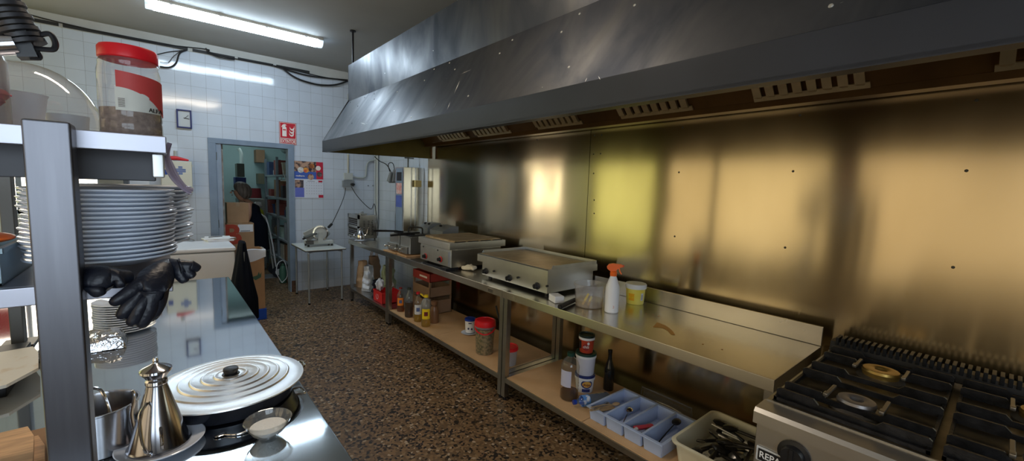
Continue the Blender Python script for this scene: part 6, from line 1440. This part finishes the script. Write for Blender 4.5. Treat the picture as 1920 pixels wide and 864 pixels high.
# water bottle lying down
p0 = Vector((2.000, 1.690, SZ+.036)); p1 = Vector((2.235, 1.605, SZ+.037)); d = (p1-p0).normalized()
t = thing('water_bottle', 'empty clear water bottle with a blue cap and blue label, lying on its side', 'bottle', (2.1,1.65,SZ))
rads = [.012,.013,.022,.034,.0345,.034,.031,.034,.031,.034,.031,.034,.031,.033,.024]
b = MB(); b.tube([p0, p1], rads, 24, smooth=False)
b.bm.free(); b = MB(); n = len(rads); b.tube([p0.lerp(p1, k/(n-1)) for k in range(n)], rads, 24, smooth=False); b.build('bottle_shell', clear('water_plastic', (.60,.75,.95), .14, (.25,.45,.85), .06, 1.6), t)
b = MB(); b.tube([p0-d*.016, p0+d*.004], .0155, 18, smooth=False); b.build('cap', blue, t)
b = MB(); b.tube([p0+d*.045, p0+d*.095], .0357, 24, smooth=False, cap=False); b.build('label_band', mat('label_sky', (.10,.30,.75), .4, col2=(.75,.80,.90), vscale=25, sharp=(.5,.6)), t)
# cutlery tray, four bays
def tray():
    X0, X1, Y0, Y1 = 1.955, 2.335, 1.055, 1.555; z0 = SZ; z1 = SZ+.085
    t = thing('cutlery_tray', 'pale blue four-bay cutlery tray on the near shelf', 'tray', ((X0+X1)/2, (Y0+Y1)/2, z0))
    b = MB(); n = 4; w = (Y1-Y0)/n
    for k in range(n):
        ya, yb = Y0+w*k+.007, Y0+w*(k+1)-.007; xa, xb = X0+.012, X1-.012; s = .010; th = .0035
        # tapered bay: outer shell walls and a floor
        def wall(A, B, C, D):
            V = [Vector(q) for q in (A,B,C,D)]; nn = (V[1]-V[0]).cross(V[3]-V[0]).normalized()*th
            b._add(V+[v+nn for v in V], [(0,1,2,3),(7,6,5,4),(0,4,5,1),(1,5,6,2),(2,6,7,3),(3,7,4,0)])
        T_ = [(xa,ya,z1-.004),(xb,ya,z1-.004),(xb,yb,z1-.004),(xa,yb,z1-.004)]; B_ = [(xa+s,ya+s*.6,z0+.002),(xb-s,ya+s*.6,z0+.002),(xb-s,yb-s*.6,z0+.002),(xa+s,yb-s*.6,z0+.002)]
        for i in range(4): wall(B_[i], B_[(i+1)%4], T_[(i+1)%4], T_[i])
        b.bb(xa+s, xb-s, ya+s*.6, yb-s*.6, z0+.001, z0+.005)
    for k in range(n+1): yy = Y0+w*k; e = .007 if 0 < k < n else .012; b.bb(X0, X1, yy-(e if k else .004), yy+(e if k < n else .004), z1-.005, z1, bev=.0015)
    b.bb(X0-.006, X0+.015, Y0-.004, Y1+.004, z1-.006, z1+.0005, bev=.0015); b.bb(X1-.015, X1+.006, Y0-.004, Y1+.004, z1-.006, z1+.0005, bev=.0015)
    b.build('tray_body', lblue, t)
    return X0, X1, Y0, Y1, z0, z1, w
X0, X1, Y0, Y1, z0, z1, w = tray()
def spoon(a_, b_, M, label, ladle=.018, name='spoon', r=.0035, cat='spoon', g='cutlery in the blue tray', flat=.35):
    a_, b_ = Vector(a_), Vector(b_); m_ = MB(); mid = (a_+b_)/2+Vector((0,0,.006)); m_.tube([a_, mid, b_], [r*1.3,r,r*.8], 8)
    dd = (b_-a_).normalized(); an = math.atan2(dd.y, dd.x); m_.ball(b_+dd*ladle*.8, (ladle*1.35, ladle*.85, ladle*flat), 14, rot=(0,0,an))
    return tag(m_.build(name, M), label, cat, g)
wd = mat('spoon_wood', (.42,.30,.18), .6, var=.15)
by_ = lambda k: Y1-w*(k+.5)
spoon((X0-.02,by_(0)+.02,z1+.012),(X0+.17,by_(0)-.01,z1-.014), wd, 'wooden spoon in the farthest bay, its handle over the tray rim', .022)
spoon((X0-.03,by_(0)-.005,z1+.014),(X0+.14,by_(0)+.03,z1-.020), steel_m, 'steel spoon in the farthest bay of the blue tray', .018)
b = MB(); b.box((X0+.09,by_(0)+.0,z1-.02), (.16,.045,.006), rot=(.1,.12,-.15), bev=.002); b.box((X0-.01,by_(0)-.0,z1+.006), (.08,.018,.006), rot=(.1,.12,-.15), bev=.002); tag(b.build('wooden_spatula', wd), 'flat wooden spatula in the farthest bay of the blue tray', 'spatula')
spoon((X0+.06,by_(1)-.02,z0+.02),(X0+.17,by_(1)+.01,z1-.020), chrome, 'shiny ladle standing in the second bay of the blue tray', .024, 'ladle', flat=.5, cat='ladle')
spoon((X0+.03,by_(2)+.03,z1-.030),(X0+.20,by_(2)+.02,z0+.03), greyp, 'dark handled whisk or spoon in the third bay of the blue tray', .016)
b = MB(); b.tube([(X0+.02,by_(2)-.0,z1-.028),(X0+.07,by_(2)+.01,z1-.030)], .012, 12, smooth=False); tag(b.build('white_marker', mat('handle_white', (.75,.72,.72), .4)), 'short white cylinder in the third bay of the blue tray', 'tool')
b = MB(); b.box((X0+.13,by_(2)-.0,z1-.035), (.14,.028,.014), rot=(.2,.1,-.3), bev=.004); tag(b.build('red_knife_handle', mat('knife_red', (.55,.06,.09), .4)), 'red-handled tool in the third bay of the blue tray', 'tool')
b = MB(); b.box((X0+.10,by_(2)-.035,z1-.036), (.12,.022,.012), rot=(.1,.1,.2), bev=.004); b.ball((X0+.05,by_(2)-.03,z1-.036),(.022,.012,.010),12); tag(b.build('black_peeler', blackm), 'black peeler below the red tool in the blue tray', 'tool')
spoon((X0+.02,by_(3)+.0,z0+.018),(X1-.10,by_(3)+.02,z1-.018), black, 'black handled ladle with a shiny bowl in the nearest bay', .028, 'ladle', flat=.5, cat='ladle')
spoon((X0+.03,by_(3)-.03,z0+.022),(X0+.18,by_(3)-.03,z0+.024), mat('tongs_dark',(.05,.05,.045),.4), 'dark tongs at the bottom of the nearest bay', .014, 'tongs', cat='tongs')
# clear plastic lid leaning behind the tray
b = MB(); L0 = Vector((2.39, 1.42, SZ+.012)); 
def ld(u, v): return (2.375+.020*v+.025*math.sin(PI*v), 1.46-.34*u, SZ+.012+.105*v+.012*math.sin(PI*u))
b.grid(ld, 10, 6, thick=.003)
b.tube([ld(0,0),ld(0,1),ld(1,1),ld(1,0),ld(0,0)], .004, 6, smooth=False)
tag(b.build('clear_plastic_box', clear('clear_box', (.80,.80,.80), .12, (.7,.7,.7), .1, 2.5)), 'clear plastic container propped on edge behind the cutlery tray', 'container')
# cream bin of utensils
X0, X1, Y0, Y1 = 1.965, 2.46, .625, 1.020; z0, z1 = SZ, SZ+.135
t = thing('cream_bin', 'cream plastic bin of dark utensils on the near shelf beside the cooker', 'bin', ((X0+X1)/2, (Y0+Y1)/2, z0))
b = MB()
def rr_(i, x0, x1, y0, y1, rad, n=6):
    out = []
    for cx_, cy_, a_ in ((x1-rad,y1-rad,0),(x0+rad,y1-rad,PI/2),(x0+rad,y0+rad,PI),(x1-rad,y0+rad,3*PI/2)):
        for k in range(n+1): q = a_+PI/2*k/n; out.append((cx_+rad*math.cos(q), cy_+rad*math.sin(q)))
    return out
rings = []
for (ins, z_) in ((.030,z0+.001),(.024,z0+.008),(.010,z1-.014),(-.004,z1-.013),(-.006,z1-.003),(0,z1),(.010,z1),(.013,z1-.004),(.027,z0+.012),(.034,z0+.006)):
    rings.append([(x,y,z_) for x,y in rr_(0, X0+ins, X1-ins, Y0+ins, Y1-ins, .045)])
n = len(rings[0]); V = [p for r_ in rings for p in r_]; F = []
for i in range(len(rings)-1):
    for k in range(n): F.append((i*n+k, i*n+(k+1)%n, (i+1)*n+(k+1)%n, (i+1)*n+k))
F.append(tuple(range(n))); F.append(tuple((len(rings)-1)*n+k for k in range(n)))
b._add(V, F); b.build('bin_body', cream, t)
dk = mat('utensil_dark', (.04,.038,.035), .4, .5); r2 = random.Random(3)
names = [('whisk','dark whisk'),('tongs','dark tongs'),('grater','dark grater'),('funnel','dark funnel'),('scoop','dark scoop')]
for k in range(24):
    x = X0+.07+r2.random()*(X1-X0-.16); y = Y0+.07+r2.random()*(Y1-Y0-.14); z = z0+.02+.0045*k; an = r2.random()*PI; L_ = r2.uniform(.07,.12)
    b = MB(); d_ = Vector((math.cos(an)*L_, math.sin(an)*L_, r2.uniform(-.01,.02))); c_ = Vector((x,y,z))
    c_.x = min(max(c_.x, X0+.05+abs(d_.x)), X1-.05-abs(d_.x)); c_.y = min(max(c_.y, Y0+.05+abs(d_.y)), Y1-.05-abs(d_.y))
    nm, lb = names[k % 5]
    b.tube([c_-d_, c_, c_+d_*.5], .009, 8)
    if nm == 'whisk':
        for q in range(3): e_ = Vector((-d_.y, d_.x, .01)).normalized()*.018*(q-1); b.tube([c_+d_*.4, c_+d_*.8+e_, c_+d_*1.0], .0018, 5)
    elif nm == 'tongs': b.tube([c_-d_, c_+d_+Vector((0,0,.02))], .005, 6)
    else: b.ball(c_+d_*.75, (.042,.034,.018), 12, rot=(.3,.2,an), dis=.15, seed=k)
    pos = 'toward the room' if c_.x < (X0+X1)/2 else 'toward the wall'
    tag(b.build(nm, dk if k % 4 else steel_m), '%s in the cream bin, %s, %s in the heap' % (lb, pos, ['lowest','second','third','fourth','fifth','sixth','seventh','eighth','ninth','tenth','eleventh','twelfth','thirteenth','fourteenth','fifteenth','sixteenth','seventeenth','eighteenth','nineteenth','twentieth','fourth from the top','third from the top','second from the top','topmost'][k]), nm, 'utensils heaped in the cream bin')
# ------------------------------------------------------------------ far table's shelf
SF = .1775
def bag(name, label, c, sz, M, seed, rot=0, cat='bag', dis=.3, handles=None):
    t = thing(name, label, cat, c)
    b = MB(); nn = 20
    V = []
    def fn(u, v):
        a = u*2*PI; sx, sy = sz[0]/2, sz[1]/2; k = abs(math.cos(a))**.35*(1 if math.cos(a) >= 0 else -1), abs(math.sin(a))**.35*(1 if math.sin(a) >= 0 else -1)
        p = Vector((k[0]*sx*(1-.15*v), k[1]*sy*(1-.55*v), v*sz[2])); nz = (noise.noise(Vector((p.x*9+seed, p.y*9, p.z*9)))+.6*noise.noise(Vector((p.x*22+seed, p.y*22, p.z*18))))*.055*dis*2
        p.x += nz*min(1, v*4+.2); p.y += nz*.7*min(1, v*4+.2); q = Euler((0,0,rot)).to_matrix() @ p
        return (c[0]+q.x, c[1]+q.y, c[2]+q.z+.001)
    b.grid(fn, 40, 20); b.build('bag_body', M, t, ang=25)
    if handles:
        for s_ in (-1, 1):
            h = MB(); R = Euler((0,0,rot)).to_matrix(); P = [Vector((-.04, s_*.02, sz[2]-.01)), Vector((-.035, s_*.02, sz[2]+.05)), Vector((0, s_*.02, sz[2]+.07)), Vector((.035, s_*.02, sz[2]+.05)), Vector((.04, s_*.02, sz[2]-.01))]
            h.tube([Vector(c)+R @ p for p in P], .005, 6); h.build('twisted_handle', handles, t)
    return t
fx = lambda u, x: px(u, 540, 0, x).y
kraft = mat('kraft_paper', (.42,.28,.17), .8, var=.1)
bag('paper_bag', 'brown kraft paper bag standing at the far end of the low shelf', (2.06, fx(672,2.0)+.0, SF), (.12,.18,.36), kraft, 1, .3)
bag('paper_carrier', 'brown paper carrier bag with twisted handles behind the white bag', (2.24, fx(700,2.2)+.08, SF), (.13,.24,.40), mat('kraft_dark', (.27,.18,.12), .8), 5, .1, handles=kraft)
bag('plastic_bag', 'crumpled white plastic bag leaning on the kraft bags', (2.05, fx(690,2.02)+.06, SF), (.13,.15,.33), mat('bag_white', (.62,.66,.74), .4), 2, .5, dis=.6)
bag('plastic_bag', 'black plastic bag between the white bag and the red crate', (2.02, fx(704,1.99)+.01, SF), (.12,.10,.22), mat('bag_black', (.02,.025,.04), .4), 3, .2, dis=.7)
bag('plastic_bag', 'pale green plastic bag behind the table leg', (2.26, fx(722,2.24)-.04, SF), (.18,.17,.34), mat('bag_green', (.42,.50,.33), .5), 4, .2, dis=.6)
q = fx(712, 2.0)
t = thing('red_crate', 'red plastic crate with a white ring mark on the low shelf behind the leg pair', 'crate', (2.03, q-.09, SF))
X0, X1, Y0, Y1, z0, z1 = 1.93, 2.16, q-.25, q+.02, SF+.001, SF+.135
b = MB()
for (a_, c_, d_, e_) in ((X0,X1,Y0,Y0+.006),(X0,X1,Y1-.006,Y1),(X0,X0+.006,Y0,Y1),(X1-.006,X1,Y0,Y1)): b.bb(a_,c_,d_,e_,z0,z1)
b.bb(X0,X1,Y0,Y1,z0,z0+.005); b.bb(X0-.005,X0+.008,Y0-.005,Y1+.005,z1-.012,z1); b.build('crate_walls', mat('crate_red', (.72,.03,.03), .4), t)
b = MB(); b.lathe([(.028,0),(.034,.0),(.034,.0015),(.028,.0015)], (X0-.0006,(Y0+Y1)/2+.02,z0+.065), 24, rot=(0,-PI/2,0), a0=.6, a1=5.8); b.build('ring_mark', white, t)
for k, (x, y, z, M, lab) in enumerate(((X0+.06,Y1-.05,z1+.02,mat('bag_white',(.62,.66,.74),.4),'white crumpled bag in the red crate'),(X0+.13,Y0+.09,z1+.03,lgrey,'pale grey package in the red crate'))):
    b = MB(); b.ball((x,y,z+.035), (.045,.045,.070), 18, dis=.5, seed=k+3); tag(b.build('crumpled_bag', M), lab, 'bag')
# red fruit box on card trays behind the far leg pair, on the middle shelf
y0_ = 4.02
t = thing('fruit_box', 'stacked brown cardboard fruit trays, the top one red, on the middle shelf', 'box', (2.28, y0_+.15, SZ))
def openbox(x0, x1, y0, y1, z0, z1, M, nm):
    b = MB()
    for (a_, c_, d_, e_) in ((x0,x1,y0,y0+.008),(x0,x1,y1-.008,y1),(x0,x0+.008,y0,y1),(x1-.008,x1,y0,y1)): b.bb(a_,c_,d_,e_,z0,z1)
    b.bb(x0,x1,y0,y1,z0,z0+.006); return b.build(nm, M, t)
openbox(2.17,2.45,3.93,4.32,SZ+.001,SZ+.15,card2,'lower_tray'); openbox(2.17,2.45,3.93,4.32,SZ+.19,SZ+.30,card2,'middle_tray'); openbox(2.17,2.45,3.93,4.32,SZ+.36,SZ+.45,mat('box_red_print',(.35,.04,.03),.6),'red_top_tray')
for xx in (2.182,2.438):
    for yy in (3.944,4.306): b = MB(); b.bb(xx-.01,xx+.01,yy-.01,yy+.01,SZ+.14,SZ+.37); b.build('corner_post', card2, t)
b = MB(); b.bb(2.1685, 2.1698, 3.99, 4.16, SZ+.395, SZ+.415); b.build('white_mark', signw, t)
b = MB(); b.lathe([(0,0),(.035,0),(.036,.10),(.018,.14),(.018,.17),(0,.17)], (2.03,4.33,SZ), 20); tag(b.build('squeeze_bottle', mat('dark_bottle_plastic',(.05,.04,.05),.35)), 'small dark bottle behind the oil bottles beside the fruit trays', 'bottle')
b = MB(); b.ball((2.08,3.84,SZ+.115), (.065,.05,.113), 16, dis=.2, seed=6); tag(b.build('grey_pouch', mat('pouch_grey',(.35,.35,.36),.4)), 'grey pouch behind the second oil bottle', 'pouch')
b = MB(); b.lathe([(0,0),(.045,0),(.047,.12),(.03,.17),(.02,.175),(.02,.19),(.034,.19),(.034,.225),(0,.225)], (2.10,3.70,SZ), 22); tag(b.build('red_capped_bottle', mat('bottle_brownish',(.20,.10,.05),.3)), 'brownish bottle behind the white-labelled oil bottle', 'bottle')
